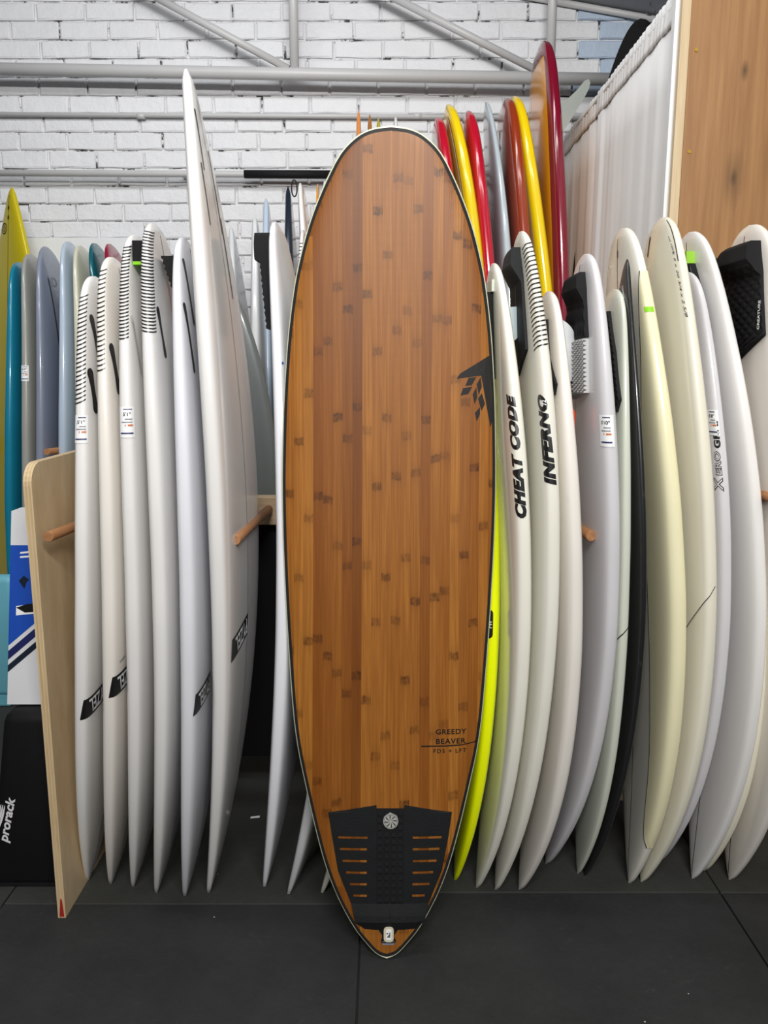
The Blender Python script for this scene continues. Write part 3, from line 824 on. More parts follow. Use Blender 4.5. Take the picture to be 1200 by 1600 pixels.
# curtain on a rail square to the wall
ct = thing('curtain', 'white gathered curtain hanging on a rail beside plywood partition', 'curtain', (0.87, 3.2, 0))
tube('rail', [(0.872, 2.50, 2.545), (0.872, 4.05, 2.552)], 0.012, M['pipe'], ct, 10)
def curtain_sheet(z0, z1, name, amp_top, nz, ruffle):
    ys = np.linspace(2.515, 3.92, 240); V = []; F = []
    zs = np.linspace(z0, z1, nz)
    for z in zs:
        f = (z - z0) / (z1 - z0)
        for y in ys:
            gather = 0.16 + 0.9 * math.exp(-((y - 3.30) / .16) ** 2) + 0.5 * math.exp(-((y - 3.75) / .14) ** 2) + .35 * math.exp(-((y - 2.62) / .1) ** 2)
            x = 0.868 + gather * (0.0050 * math.sin(y * 38 + 1.2 * math.sin(y * 9)) + 0.0012 * math.sin(y * 97 + 2 * f)) * (amp_top if ruffle else 1.0)
            if ruffle: x += 0.0016 * math.sin(y * 170 + 2 * math.sin(y * 31) + 3 * f) - 0.0045
            V.append((x, y, z))
    n = len(ys)
    for i in range(nz - 1):
        for j in range(n - 1): F.append((i * n + j, i * n + j + 1, (i + 1) * n + j + 1, (i + 1) * n + j))
    o = mesh(name, V, F, M['cloth'], ct)
    md = o.modifiers.new('thickness', 'SOLIDIFY'); md.thickness = 0.002
    return o
curtain_sheet(0.06, 2.50, 'cloth', 1, 14, False)
curtain_sheet(2.485, 2.572, 'gathered_header', 0.5, 5, True)

# ---------------------------------------------------------------- front rack
rk = thing('board_rack', 'timber surfboard rack rail with dowel pegs across the front row', 'rack', (0.0, 2.34, 0))
bbox_mesh('crossbar', -1.0, 0.66, 2.385, 2.43, 0.986, 1.076, M['rackwood'], rk, 0.003)
bbox_mesh('crossbar', 0.68, 1.8, 2.396, 2.4375, 1.09, 1.18, M['rackwood'], rk, 0.003)
for x in (-0.97, 0.63, 0.83): bbox_mesh('upright', x - .03, x + .03, 2.445, 2.485, 0.0, 1.17, M['rackwood'], rk, 0.003)
bbox_mesh('back_panel', -0.99, 0.88, 2.438, 2.444, 0.17, 1.0, M['blackfoam'], rk, 0)
for (x, z, tip) in ((-0.832, 1.038, 1.862), (-0.364, 1.036, 1.835), (0.513, 1.040, 1.86), (0.965, 1.135, 1.83)):
    tube('dowel', [(x, 2.40, z), (x, tip + .003, z + .021), (x, tip, z + .021)], [0.0135, 0.0135, 0.012], M['dowel'], rk, 18)
# back rack
rb = thing('board_rack', 'rear timber rack rail with a dowel peg between grey boards at left', 'rack', (-1.4, 3.86, 0))
bbox_mesh('crossbar', -2.2, -0.95, 3.88, 3.925, 1.06, 1.15, M['rackwood'], rb, 0.003)
for x in (-2.15, -1.0): bbox_mesh('upright', x - .03, x + .03, 3.926, 3.97, 0.0, 1.15, M['rackwood'], rb, 0.003)
q = (-1.4079, 3.2000, 1.1372)
tube('dowel', [(-1.452, 3.885, 1.10), (q[0], 3.2, q[2])], 0.0135, M['dowel'], rb, 16)

# ---------------------------------------------------------------- main bamboo board (tail on the floor, deck to the camera)
ML = 2.065; MA = math.radians(9.0)
MO = [(0, .003), (.0008, .0115), (.0034, .0250), (.0085, .0390), (.0147, .0515), (.0301, .0795), (.0530, .1095), (.0759, .1340), (.1066, .1590), (.1527, .1865), (.2070, .2135),
      (.2500, .2325), (.2852, .2430), (.3402, .2530), (.3877, .2600), (.4400, .2665), (.5215, .2735), (.5769, .2754), (.6551, .2722), (.7404, .2618), (.8169, .2420),
      (.8545, .2250), (.8914, .2025), (.9279, .1720), (.9495, .1500), (.9710, .1235), (.9887, .0850), (.9956, .0570), (.9990, .0260), (1, .002)]
MOU = [a for a, b in MO]; MOW = [b for a, b in MO]
MT = ([0, .02, .08, .2, .5, .8, .93, .98, 1], [.014, .024, .036, .052, .068, .056, .040, .026, .014])
KM = 3.4
def m_hw(u): return np.maximum(pchip(MOU, MOW, u), .0015)
def m_th(u): return pchip(*MT, u)
def m_line(s):
    u = np.asarray(s, float) / ML
    rk_ = .085 * np.clip((u - .5) / .5, 0, 1) ** 2.2 + .03 * np.clip((.45 - u) / .45, 0, 1) ** 2
    return np.stack([.007 + .010 * u, 1.74 + s * math.sin(MA) - rk_, s * math.cos(MA) + 0.004], -1)
def m_deck(s, x, off=0.0):
    """point on the deck, x metres right of the centre line, lifted towards the camera by off"""
    s = np.asarray(s, float); x = np.asarray(x, float)
    u = np.clip(s / ML, 0, 1); hw = m_hw(u); q = np.clip(np.abs(x) / hw, 0, .9995)
    p = m_line(s)
    th = m_th(u)
    y = th / 2 * (1 - (1 - q ** KM) ** (1 / KM))
    g = th / 2 / hw * np.power(np.maximum(q, 1e-6), KM - 1) * (1 - q ** KM) ** (1 / KM - 1)
    k = off / np.sqrt(1 + g * g)
    return p + np.stack([x + np.sign(x) * g * k, y - k, np.zeros_like(x)], -1)
mb = thing('surfboard', 'large bamboo decked surfboard standing on its tail in front of the rack', 'surfboard', m_line(np.array(0.0)))
us = np.concatenate([.05 * np.linspace(0, 1, 22)[:-1] ** 2.2, np.linspace(.05, .93, 50)[:-1], 1 - .07 * np.linspace(1, 0, 28) ** 2.2])
V = []; F = []; nt = 56
for u in us:
    p = m_line(np.array(u * ML)); hw = float(m_hw(u)); th = float(m_th(u))
    for j in range(nt):
        a = 2 * math.pi * j / nt
        cx, sy = math.cos(a), math.sin(a)
        # rail apex sits a little towards the deck
        V.append(p + np.array([hw * np.sign(cx) * abs(cx) ** (2 / KM), th / 2 - th / 2 * np.sign(sy) * abs(sy) ** (2 / KM), 0]))
for i in range(len(us) - 1):
    for j in range(nt): F.append((i * nt + j, i * nt + (j + 1) % nt, (i + 1) * nt + (j + 1) % nt, (i + 1) * nt + j))
F.append(tuple(range(nt))[::-1]); F.append(tuple(range((len(us) - 1) * nt, len(us) * nt)))
fix_normals(mesh('body', V, F, M['rim'], mb))
# black inlay band following the outline, inset measured square to the edge
sd = .5 - .5 * np.cos(np.pi * np.linspace(0, 1, 420))
edge = np.stack([sd * ML, m_hw(sd)], 1)
def inset_outline(d):
    """right-hand half outline moved in by d metres, trimmed at the centre line"""
    tg = np.gradient(edge, axis=0); tg[0] = (0, 1); tg[-1] = (0, -1); ln = np.hypot(tg[:, 0], tg[:, 1])[:, None]; tg = tg / ln
    nrm = np.stack([tg[:, 1], -tg[:, 0]], 1)
    q = edge + nrm * d
    return q
def width_inset(d):
    q = inset_outline(d); k = q[:, 1] > 0.0005
    q = q[k]; o = np.argsort(q[:, 0]); q = q[o]
    return q[:, 0], q[:, 1]
S_in, W_in = width_inset(.0125)
def w_in(s): return np.interp(s, S_in, W_in, left=0, right=0)
S_o, W_o = width_inset(.0045)
def w_out(s): return np.interp(s, S_o, W_o, left=0, right=0)
ss = np.concatenate([S_o[0] + .06 * np.linspace(0, 1, 30)[:-1] ** 2, np.linspace(S_o[0] + .06, S_o[-1] - .06, 90)[:-1], S_o[-1] - .06 * np.linspace(1, 0, 36) ** 2])
for sgn, nm in ((1, 'border_inlay'), (-1, 'border_inlay')):
    V = []; F = []; kk = 5
    for s in ss:
        a = float(w_in(s)); b = max(float(w_out(s)), a)
        V.extend(m_deck(np.full(kk, s), sgn * np.linspace(a, b, kk), .0006))
    for i in range(len(ss) - 1):
        for j in range(kk - 1): F.append((i * kk + j, i * kk + j + 1, (i + 1) * kk + j + 1, (i + 1) * kk + j))
    mesh(nm, V, F, M['ink'], mb)
# bamboo strips
sw = 0.0247
V = []; F = []; kk = 41
for s in ss:
    a = float(w_in(s)); V.extend(m_deck(np.full(kk, s), np.linspace(-a, a, kk), .0007))
for i in range(len(ss) - 1):
    for j in range(kk - 1): F.append((i * kk + j, i * kk + j + 1, (i + 1) * kk + j + 1, (i + 1) * kk + j))
mesh('deck_veneer', V, F, M['bamboo'], mb)
sst = np.concatenate([np.linspace(S_in[0], S_in[0] + .08, 20)[:-1], np.linspace(S_in[0] + .08, S_in[-1] - .08, 70)[:-1], np.linspace(S_in[-1] - .08, S_in[-1], 26)])
for i in range(-12, 12):
    x0 = i * sw + .006; x1 = x0 + sw - .0002
    V = []; F = []; kk = 5
    lift = .0010 + random.uniform(0, .0003)
    rws = []
    for s in sst:
        w = float(w_in(s)); a = max(min(x0, w), -w); b = max(min(x1, w), -w)
        if b - a < 1e-5:
            if not rws: continue
            if rws and rws[-1] is None: continue
        rws.append((s, a, b))
    rws = [r for r in rws if r[2] - r[1] > 1e-5]
    if len(rws) < 2: continue
    for (s, a, b) in rws:
        xx = np.linspace(a, b, kk)
        top = m_deck(np.full(kk, s), xx, lift); low = m_deck(np.full(2, s), np.array([a, b]), -.0006)
        V.extend([low[0]] + list(top) + [low[1]])
    n = kk + 2
    for r_ in range(len(rws) - 1):
        for j in range(n - 1): F.append((r_ * n + j, r_ * n + j + 1, (r_ + 1) * n + j + 1, (r_ + 1) * n + j))
    mesh('bamboo_strip', V, F, M['bamboo'], mb, smooth=False)
def m_shape(name, polys, mat, parent, off=.0019, step=.02):
    """polys in (s, x)"""
    v, f = shape2d([[(x, s) for (s, x) in p] for p in polys], step)
    return mesh(name, m_deck(v[:, 1], v[:, 0], off), f, mat, parent, smooth=False)
def m_text(name, body, s, x, h, w, mat, bold=0.0, off=.0019, spacing=1.1):
    v, f = text2d(body, h, bold, width=w, spacing=spacing, step=.03)
    return mesh(name, m_deck(v[:, 1] + s, v[:, 0] + x, off), f, mat, mb, smooth=False)
lg = m_shape('logo', [[(1.4588, .1685), (1.4717, .1771), (1.5171, .2508), (1.3508, .2600), (1.3354, .2556), (1.4665, .2304), (1.4603, .1685)][:6]], M['ink'], mb)
for q in ([(1.4603, .1981), (1.4629, .2179), (1.4422, .2067), (1.4412, .1903)], [(1.435, .1845), (1.4386, .2078), (1.4206, .1986), (1.4164, .1785)],
          [(1.4448, .2192), (1.4624, .2284), (1.4381, .2322), (1.4185, .2245)], [(1.4195, .2091), (1.4371, .2183), (1.4118, .2211), (1.3942, .2143)],
          [(1.4085, .2230), (1.4225, .2325), (1.3953, .2408), (1.3777, .2320)], [(1.3725, .2153), (1.3875, .2284), (1.3700, .2286), (1.3508, .2205)]):
    m_shape('logo_diamond', [q], M['ink'], lg)
m_text('lettering', 'GREEDY', .5640, .1610, .0135, .078, M['black'], .02)
m_text('lettering', 'BEAVER', .5400, .1605, .0135, .076, M['black'], .02)
m_shape('underline', [[(.5295, .0848), (.5262, .0848), (.5265, .150), (.5285, .190), (.5345, .2297), (.5372, .2297), (.5312, .190), (.5298, .150)]], M['black'], mb)
m_text('lettering', 'FDS + LFT', .5155, .1580, .0105, .084, M['black'], .015, spacing=1.25)
# tail pad: two slotted wings, a studded arch between them and a kick
def slab(name, quads, mat, parent, h0, h1=None, sub=6):
    """solid pieces on the deck from quads [(s0, xa0, xb0), (s1, xa1, xb1)]"""
    V = []; F = []
    for (a, b) in quads:
        base = len(V)
        for lev in (1, 0):
            for (s, xa, xb) in (a, b):
                hh = (h0(s) if callable(h0) else h0) if lev else -.001
                V.extend(m_deck(np.full(sub, s), np.linspace(xa, xb, sub), hh))
        T0, T1, B0, B1 = base, base + sub, base + 2 * sub, base + 3 * sub
        for j in range(sub - 1):
            F.append((T0 + j, T0 + j + 1, T1 + j + 1, T1 + j))
            F.append((T0 + j, B0 + j, B0 + j + 1, T0 + j + 1)); F.append((T1 + j, T1 + j + 1, B1 + j + 1, B1 + j))
        F.append((T0, T1, B1, B0)); F.append((T0 + sub - 1, B0 + sub - 1, B1 + sub - 1, T1 + sub - 1))
    return fix_normals(mesh(name, V, F, mat, parent, smooth=False))
tp = bpy.data.objects.new('tail_pad', None); COL.objects.link(tp); tp.parent = mb
tag(tp, 'black slotted traction pad')
outL = lambda s: np.interp(s, [.0728, .0749, .0955, .1368, .2158, .2995, .3604], [-.030, -.055, -.0785, -.0907, -.124, -.1394, -.1496])
outR = lambda s: np.interp(s, [.0728, .0749, .0955, .1368, .2158, .2995, .3604], [.043, .0703, .0915, .105, .138, .1545, .1631])
slots = [(.2995, -.1245, -.0499, .064, .1377), (.2706, -.1201, -.0515, .0643, .1327), (.2411, -.1126, -.0515, .065, .1251),
         (.2125, -.1039, -.0515, .0643, .1167), (.1838, -.094, -.0515, .0642, .107), (.1556, -.0853, -.0512, .0637, .0956)]
for sd_, inner in ((-1, -.0276), (1, .0423)):
    out = outL if sd_ < 0 else outR
    quads = []
    levels = [.1368] + sorted([s for sl in slots for s in (sl[0] - .0040, sl[0] + .0040)]) + [.3604]
    mk = lambda s, a, b: (s, min(a, b), max(a, b))
    for k in range(len(levels) - 1):
        s0, s1 = levels[k], levels[k + 1]
        hit = [sl for sl in slots if abs((s0 + s1) / 2 - sl[0]) < .001]
        if hit:
            so, si = (hit[0][1], hit[0][2]) if sd_ < 0 else (hit[0][4], hit[0][3])
            quads.append((mk(s0, float(out(s0)), so), mk(s1, float(out(s1)), so)))
            quads.append((mk(s0, si, inner), mk(s1, si, inner)))
        else:
            quads.append((mk(s0, float(out(s0)), inner), mk(s1, float(out(s1)), inner)))
    # sloping front edge
    o1, o2 = float(out(.3604)), inner
    quads.append((mk(.3604, o1, o2), mk(.3700, (o1 + o2) / 2 + .0, o2)))
    quads.append((mk(.3700, (o1 + o2) / 2, o2), mk(.3798, o2 + sd_ * .002, o2)))
    slab('pad_wing', quads, M['evadark'], tp, .0042)
kick = lambda s: .0042 + .009 * float(np.interp(s, [.073, .098, .1368], [0, 1.0, 0.0]))
kl = [.0728, .0749, .0850, .0955, .110, .125, .1368]
slab('kick', [((a, float(outL(a)), .0070), (b, float(outL(b)), .0070)) for a, b in zip(kl[:-1], kl[1:])], M['evadark'], tp, kick)
slab('kick', [((a, .0076, float(outR(a))), (b, .0076, float(outR(b)))) for a, b in zip(kl[:-1], kl[1:])], M['evadark'], tp, kick)
slab('arch_strip', [((a, -.0275, .0422), (b, -.0275, .0422)) for a, b in zip([.138, .2, .26, .32], [.2, .26, .32, .372])], M['eva'], tp, .0036)
qs = []
for r_ in range(13):
    for c_ in range(4):
        s0 = .143 + r_ * .0178; x0 = -.0245 + c_ * .0175
        if abs(s0 + .006 - .3434) < .019 and c_ in (1, 2): continue
        qs.append(((s0, x0, x0 + .0108), (s0 + .0112, x0, x0 + .0108)))
tag(slab('grip_studs', qs, M['evadark'], tp, .0072, sub=2), 'rows of small square grip studs', kind='stuff')
# round badge on the arch
def m_disc(name, s, x, r, h, mat, parent, n=28, base=0.0):
    V = [m_deck(np.array(s), np.array(x), h)]; F = []
    for k in range(n):
        a = 2 * math.pi * k / n
        V.append(m_deck(np.array(s + r * math.sin(a)), np.array(x + r * math.cos(a)), h))
    for k in range(n):
        a = 2 * math.pi * k / n
        V.append(m_deck(np.array(s + r * math.sin(a)), np.array(x + r * math.cos(a)), base))
    for k in range(n):
        F.append((0, 1 + k, 1 + (k + 1) % n)); F.append((1 + k, 1 + n + k, 1 + n + (k + 1) % n, 1 + (k + 1) % n))
    return fix_normals(mesh(name, V, F, mat, parent, smooth=False))
bd = m_disc('badge', .3434, .0083, .0190, .0090, M['metaldisc'], tp)
pet = []
for k in range(8):
    a = 2 * math.pi * k / 8 + .3
    P_ = lambda r, t: (.3434 + r * math.sin(t), .0083 + r * math.cos(t))
    pet.append([P_(.002, a), P_(.008, a - .16), P_(.0150, a - .30), P_(.0155, a - .12), P_(.009, a + .05)])
m_shape('badge_emblem', pet, M['ink'], bd, .0095, None)
ring = [(.3434 + .0163 * math.sin(t), .0083 + .0163 * math.cos(t)) for t in np.linspace(0, 2 * math.pi, 33)]
ring2 = [(.3434 + .0170 * math.sin(t), .0083 + .0170 * math.cos(t)) for t in np.linspace(0, 2 * math.pi, 33)]
m_shape('badge_emblem', [[ring[i], ring[i + 1], ring2[i + 1], ring2[i]] for i in range(32)], M['ink'], bd, .0095, None)
# sticker and leash plug below the pad
st = m_shape('sticker', [[(.0720, -.0223), (.0735, .0300), (.0585, .0194), (.0540, .0190), (.0435, .0232), (.0341, .0174), (.0341, -.0102), (.0430, -.0150), (.0542, -.0120), (.0585, -.0125)]], M['black'], mb)
m_shape('sticker_print', [[(.0345, -.010), (.0345, .0172), (.0385, .0195), (.0385, -.012)]], M['bluegrey'], st, .0024)
m_shape('sticker_print', [[(.0415, -.011), (.0415, .019), (.0432, .019), (.0432, -.011)]], M['greyink'], st, .0024)
def rounded(cs, cx, hs, hx, r, n=6):
    pts = []
    for (sx_, ss_, t0) in ((1, 1, 0), (-1, 1, 90), (-1, -1, 180), (1, -1, 270)):
        for k in range(n + 1):
            t = math.radians(t0 + 90 * k / n)
            pts.append((cs + ss_ * (hs - r) + r * math.sin(t), cx + sx_ * (hx - r) + r * math.cos(t)))
    return pts
def m_solid(name, poly, h, mat, parent):
    n = len(poly); cs = sum(p[0] for p in poly) / n; cx = sum(p[1] for p in poly) / n
    V = [m_deck(np.array(cs), np.array(cx), h)] + [m_deck(np.array(s), np.array(x), h) for s, x in poly] + [m_deck(np.array(s), np.array(x), 0.0) for s, x in poly]
    F = []
    for k in range(n):
        F.append((0, 1 + k, 1 + (k + 1) % n)); F.append((1 + k, 1 + n + k, 1 + n + (k + 1) % n, 1 + (k + 1) % n))
    return fix_normals(mesh(name, V, F, mat, parent, smooth=False))
lp = m_solid('leash_plug', rounded(.0640, .0045, .0185, .0125, .0095), .009, M['plugwhite'], mb)
m_solid('plug_insert', rounded(.0640, .0045, .0125, .0068, .003), .0097, M['paper'], lp)
m_shape('plug_print', [[(.058, .0005), (.058, .0085), (.060, .0085), (.060, .0005)], [(.0605, .002), (.0605, .0085), (.0700, .0085), (.0700, .006), (.063, .006), (.063, .002)], [(.066, -.001), (.066, .0035), (.0685, .0035), (.0685, -.001)]], M['ink'], lp, .0101, None)

# ---------------------------------------------------------------- front row, left of the bamboo board (bottoms face right)
GL = 'white boards left of the bamboo board'
r1, S = board('L1', 'white board beside the plywood sheet, striped rail and two black peanut fin boxes', M['white'], GL, line=M['darkline'])
rail_stripes(S, r1, 1, .812, .962, -.016, .017, 25, .012, curve=.01)
fin_box(S, r1, .902, .096, 1, .026, .128, .75, 6); fin_box(S, r1, .829, .149, 1, .028, .112, .75, 4)
price_tag(S, r1, .776, .006, 1, '5\'1"'); pyzel(S, r1, .366, .072, 1, .125, .054)
r2, S = board('L2', 'white board second from the plywood sheet, striped rail and one fin box', M['warmwhite'], GL, line=M['darkline'])
rail_stripes(S, r2, 1, .835, .973, -.014, .012, 22, .006, curve=.012)
fin_box(S, r2, .838, .139, 1, .026, .125, .75, 5); pyzel(S, r2, .396, .070, 1, .12, .054)
v, f = text2d('Soltice', .008, .0, .2); on_rail(S, 'model_name', (-v, f), M['ink'], r2, .427, .055, 1, 12)
r3, S = board('L3', 'white board with striped rail, clear fin plugs and a price tag on its rail', M['white'], GL, line=M['darkline'])
rail_stripes(S, r3, 1, .852, .975, -.014, .016, 27, .004, curve=.012)
fin_box(S, r3, .845, .137, 1, .014, .142, 1.0, 7, 'clearbox'); fin_box(S, r3, .845, .137, 1, .006, .115, 1.0, 7, 'greybit')
price_tag(S, r3, .745, .008, 1, '5\'1"', .040, .072)
r4, S = board('L4', 'white board with densely striped rail and one narrow black fin box', M['white'], GL, line=M['darkline'])
rail_stripes(S, r4, 1, .849, .981, -.014, .036, 31, -.003, curve=.018)
fin_box(S, r4, .851, .118, 1, .020, .122, .7, 6)
pad(S, 'tail_pad', M['eva'], r4, .945, .972, -.08, .07, -1, lambda t, w: .028)
pad(S, 'pad_edge', M['limetape'], r4, .941, .945, -.08, .07, -1, lambda t, w: .028, 4, 8)
r5, S = board('L5', 'cool white board left of the tall pointed board, two slim black fin slots', M['coolwhite'], GL, line=M['darkline'])
fin_box(S, r5, .922, .082, 1, .016, .158, .8, 5); fin_box(S, r5, .860, .130, 1, .016, .165, .8, 4)
pad(S, 'tail_pad', M['eva'], r5, .90, .972, -.05, .05, -1, lambda t, w: .006 + .030 * max(0, t - .2) / .8 + .002 * math.sin(t * 60))
pyzel(S, r5, .372, .085, 1, .125, .054)
r6, S = board('L6', 'tall white pointed board rising highest above the left row', M['white'], GL, line=M['stringer'])
for (u, l, h) in ((.872, -.030, .20), (.800, -.050, .20)):
    fin_box(S, r6, u, l, 1, .010, h, 1, 3)
stripe_along(S, 'fin_box', M['black'], r6, lambda t: .052 - .036 * t, .007, 1, .886, .952, 24)
stripe_along(S, 'fin_box', M['black'], r6, lambda t: .066 - .036 * t, .007, 1, .826, .892, 24)
pyzel(S, r6, .362, .150, 1, .20, .058, 2)

# middle boards half hidden by the bamboo board
r, S = board('M1', 'white board just left of the bamboo board with a black tail pad', M['coolwhite'])
pad(S, 'tail_pad', M['eva'], r, .84, .978, -.10, .085, -1, lambda t, w: .008 + (.034 if t > .72 else .012 + .010 * t) + .002 * math.sin(t * 90) * (t < .7))
on_rail(S, 'sticker', shape2d([capsule(.006, .008)]), M['bluedot'], r, .79, .018, 1)
board('M2', 'white board nose showing low behind left edge of the bamboo board', M['greywhite'])
board('M3', 'sliver of white board nose beside the bamboo tail at left', M['ivory'])

# ---------------------------------------------------------------- front row, right of the bamboo board (decks face left)
GR = 'white boards right of the bamboo board'
r, S = board('R0', 'neon yellow board tucked against the right edge of the bamboo board', M['neon'])
on_rail(S, 'logo', shape2d([capsule(.02, .075)]), M['black'], r, .485, .006, -1)
on_rail(S, 'logo_lettering', text2d('FW', .010, .02), M['paper'], r, .485, .004, -1, 90, .0016)
on_face(S, 'reflection_patch', shape2d([rect(-.09, .09, -.09, .09)], .03), M['black'], r, .47, -.03, 1)  # unseen black square, added for its dark reflection in the next board
r, S = board('R1', 'white board lettered CHEAT CODE along its rail', M['ivory'], GR)
on_rail(S, 'lettering', text2d('CHEAT CODE', .031, .075, .25, width=.295, spacing=1.12), M['black'], r, .725, .008, -1, 92)
pad(S, 'tail_pad', M['eva'], r, .83, .955, -.11, .062, -1, lambda t, w: .006 + .012 * t)
pad(S, 'pad_tip', M['sage'], r, .955, .972, -.03, .074, -1, lambda t, w: .006, 4, 6)
fin(S, 'fin', M['finblue'], r, .905, .05, 1, .10, .055, .01)
on_face(S, 'reflection_patch', shape2d([rect(-.09, .09, -.09, .09)], .03), M['black'], r, .46, -.03, 1)  # hidden dark square added so the neighbouring deck mirrors it
r, S = board('R2', 'white board lettered INFERNO with striped rail and black tail pad', M['ivory'], GR)
on_rail(S, 'lettering', text2d('INFERNO', .033, .075, .25, width=.212, spacing=1.12), M['black'], r, .718, .010, -1, 94)
on_rail(S, 'lettering', text2d('72', .010, .02, .1), M['paper'], r, .7660, .007, -1, 94, .0016)
rail_stripes(S, r, -1, .838, .974, -.016, .034, 23, -.016, curve=-.012)
def edge(u0, u1, pts):
    xs = [(p[0] - u0) / (u1 - u0) for p in pts]; ys = [p[1] for p in pts]
    return lambda t: float(np.interp(t, xs, ys))
pd = pad(S, 'tail_pad', M['evadark'], r, .800, .975, edge(.8, .975, [(.8, -.01), (.86, -.09), (.96, -.088), (.975, -.06)]),
         edge(.8, .975, [(.8, .005), (.835, .115), (.93, .085), (.975, .050)]), -1,
         lambda t, w: .007 + .022 * float(np.interp(t, [.72, .86, .97, 1], [0, 1, .75, .5])), 44, 16)
on_face(S, 'pad_seam', shape2d([rect(-.0015, .0015, -.12, .07)]), M['greyink'], pd, .885, .02, -1, 0, .0085)
on_face(S, 'reflection_patch', shape2d([rect(-.09, .09, -.09, .09)], .03), M['black'], r, .45, -.03, 1)  # out of sight; added to reflect as a smudge on the next deck
r, S = board('R3', 'white board with pale fin standing between the INFERNO board and the silver studded pad', M['warmwhite'], GR)
pad(S, 'tail_pad', M['eva'], r, .845, .955, edge(.845, .955, [(.845, .04), (.90, .00), (.955, .0)]), edge(.845, .955, [(.845, .15), (.86, .158), (.90, .10), (.955, .07)]), -1, lambda t, w: .006 + .02 * max(0, t - .6))
fin(S, 'fin', M['finwhite'], r, .900, .03, 1, .19, .048, -.07)
fin(S, 'fin', M['finred'], r, .805, .10, 1, .08, .022, -.03)
r, S = board('R4', 'grey white board with a black and silver studded tail pad and price tag', M['lavender'], GR, line=M['crimson'], lside=-1)
pad(S, 'tail_pad', M['eva'], r, .882, .972, edge(.882, .972, [(.882, -.10), (.955, -.096), (.972, -.07)]), edge(.882, .972, [(.882, .110), (.95, .075), (.972, .055)]), -1,
    lambda t, w: .007 + .016 * float(np.interp(t, [.55, .75, .95, 1], [0, 1, .8, .2])) + .0035 * abs(math.sin(w * 26)) * (t > .5) + .004 * abs(math.sin(w * 30) * math.sin(t * 14)) * (t <= .5), 48, 60)
gp = pad(S, 'studded_pad', M['evagrey'], r, .795, .880, edge(.795, .88, [(.795, -.07), (.81, -.12), (.88, -.105)]), edge(.795, .88, [(.795, -.02), (.806, .124), (.88, .110)]), -1,
    lambda t, w: .006 + .009 * (abs(math.sin(w ** 2.2 * 30)) * abs(math.sin(t * 44 + (math.floor(w ** 2.2 * 30 / math.pi) % 2) * 1.57))), 112, 110)
tag(gp, 'silver grey studded front pad')
on_face(S, 'pad_mark', shape2d([[(-.012, 0), (0, .010), (.012, 0), (0, -.008)]]), M['black'], gp, .806, -.03, -1, 0, .016)
price_tag(S, r, .757, .010, -1, '5\'10"', .040, .074)
r, S = board('R5', 'pale sage board with slim black pad and a dark hand drawn line', M['sage'], GR)
pad(S, 'tail_pad', M['eva'], r, .812, .965, edge(.812, .965, [(.812, .02), (.85, -.09), (.965, -.07)]), edge(.812, .965, [(.812, .162), (.83, .172), (.90, .115), (.965, .03)]), -1, lambda t, w: .007 + .003 * abs(math.sin(t * 50) * math.sin(w * 30)), 60, 30)
def strip(S, name, mat, parent, pts, w, side):
    tt = np.linspace(0, 1, len(pts)); tq = np.linspace(0, 1, 40); Lz = S.sp['z']
    u = pchip(tt, [p[0] for p in pts], tq); d = pchip(tt, [p[1] for p in pts], tq); pts = list(zip(u, d))
    A = rail_map(S, u, d, side, .0016); B = rail_map(S, u + w / Lz, d, side, .0016); n = len(pts)
    return mesh(name, np.vstack([A, B]), [(i, i + 1, n + i + 1, n + i) for i in range(n - 1)], mat, parent)
strip(S, 'drawn_line', M['darkline'], r, [(.445, .10), (.458, .06), (.470, .02), (.482, .002), (.493, -.012)], .004, -1)
r, S = board('R6', 'thin black board with small white numerals near its tail', M['blackboard'])
on_rail(S, 'lettering', text2d('ESPEEZ', .008, .01), M['paper'], r, .952, .030, -1, -80)
r, S = board('A', 'cream board with dark pinline, rail panel and small green tape', M['ivory'], GR, line=M['darkline'], lside=-1)
# yellowed rail panel edged by a pinline
ud = [(.090, .004), (.11, .028), (.15, .052), (.231, .078), (.35, .115), (.52, .138), (.66, .120), (.80, .062), (.90, .022), (.928, .006)]
uu = np.linspace(.090, .928, 70); dd = pchip([p[0] for p in ud], [p[1] for p in ud], uu)
V = []; F = []; kk = 14
for u, d in zip(uu, dd): V.extend(rail_map(S, np.full(kk, u), np.linspace(d, -.028, kk), -1, .0017))
for i in range(69):
    for j in range(kk - 1): F.append((i * kk + j, i * kk + j + 1, (i + 1) * kk + j + 1, (i + 1) * kk + j))
pn = mesh('rail_panel', V, F, M['yellowcream'], r); tag(pn, 'yellowed cream rail panel')
A_ = rail_map(S, uu, dd, -1, .0021); B_ = rail_map(S, uu, dd + .0022, -1, .0021)
mesh('pinline', np.vstack([A_, B_]), [(i, i + 1, 71 + i, 70 + i) for i in range(69)], M['darkline'], pn)
on_rail(S, 'tape', shape2d([rect(-.012, .010, -.0065, .0065)]), M['limetape'], r, .874, .000, -1, 0, .0026)
on_face(S, 'stringer_dot', shape2d([capsule(.008, .022)]), M['black'], r, .962, .004, -1, 0, .0015)
r, S = board('B', 'cream weave textured swallow tailed board with handwritten numbers and a drawn line', M['cream'], GR)
strip(S, 'drawn_line', M['darkline'], r, [(.405, .16), (.4256, .1046), (.452, .06), (.478, .02), (.490, .004), (.505, -.012)], .0035, -1)
fin_box(S, r, .965, -.055, -1, .012, .055, .8, -14)
stripe_along(S, 'edge_line', M['darkline'], r, .010, .003, -1, .93, .992, 20)
on_rail(S, 'handwriting', text2d('5 9 x 20 3/4 x 2 5/8', .008, .0, .3, width=.17), M['ink'], r, .900, .018, -1, -84)
on_rail(S, 'handwriting', text2d('xxl 1507', .007, .0, .3, width=.05), M['ink'], r, .955, .028, -1, -80)
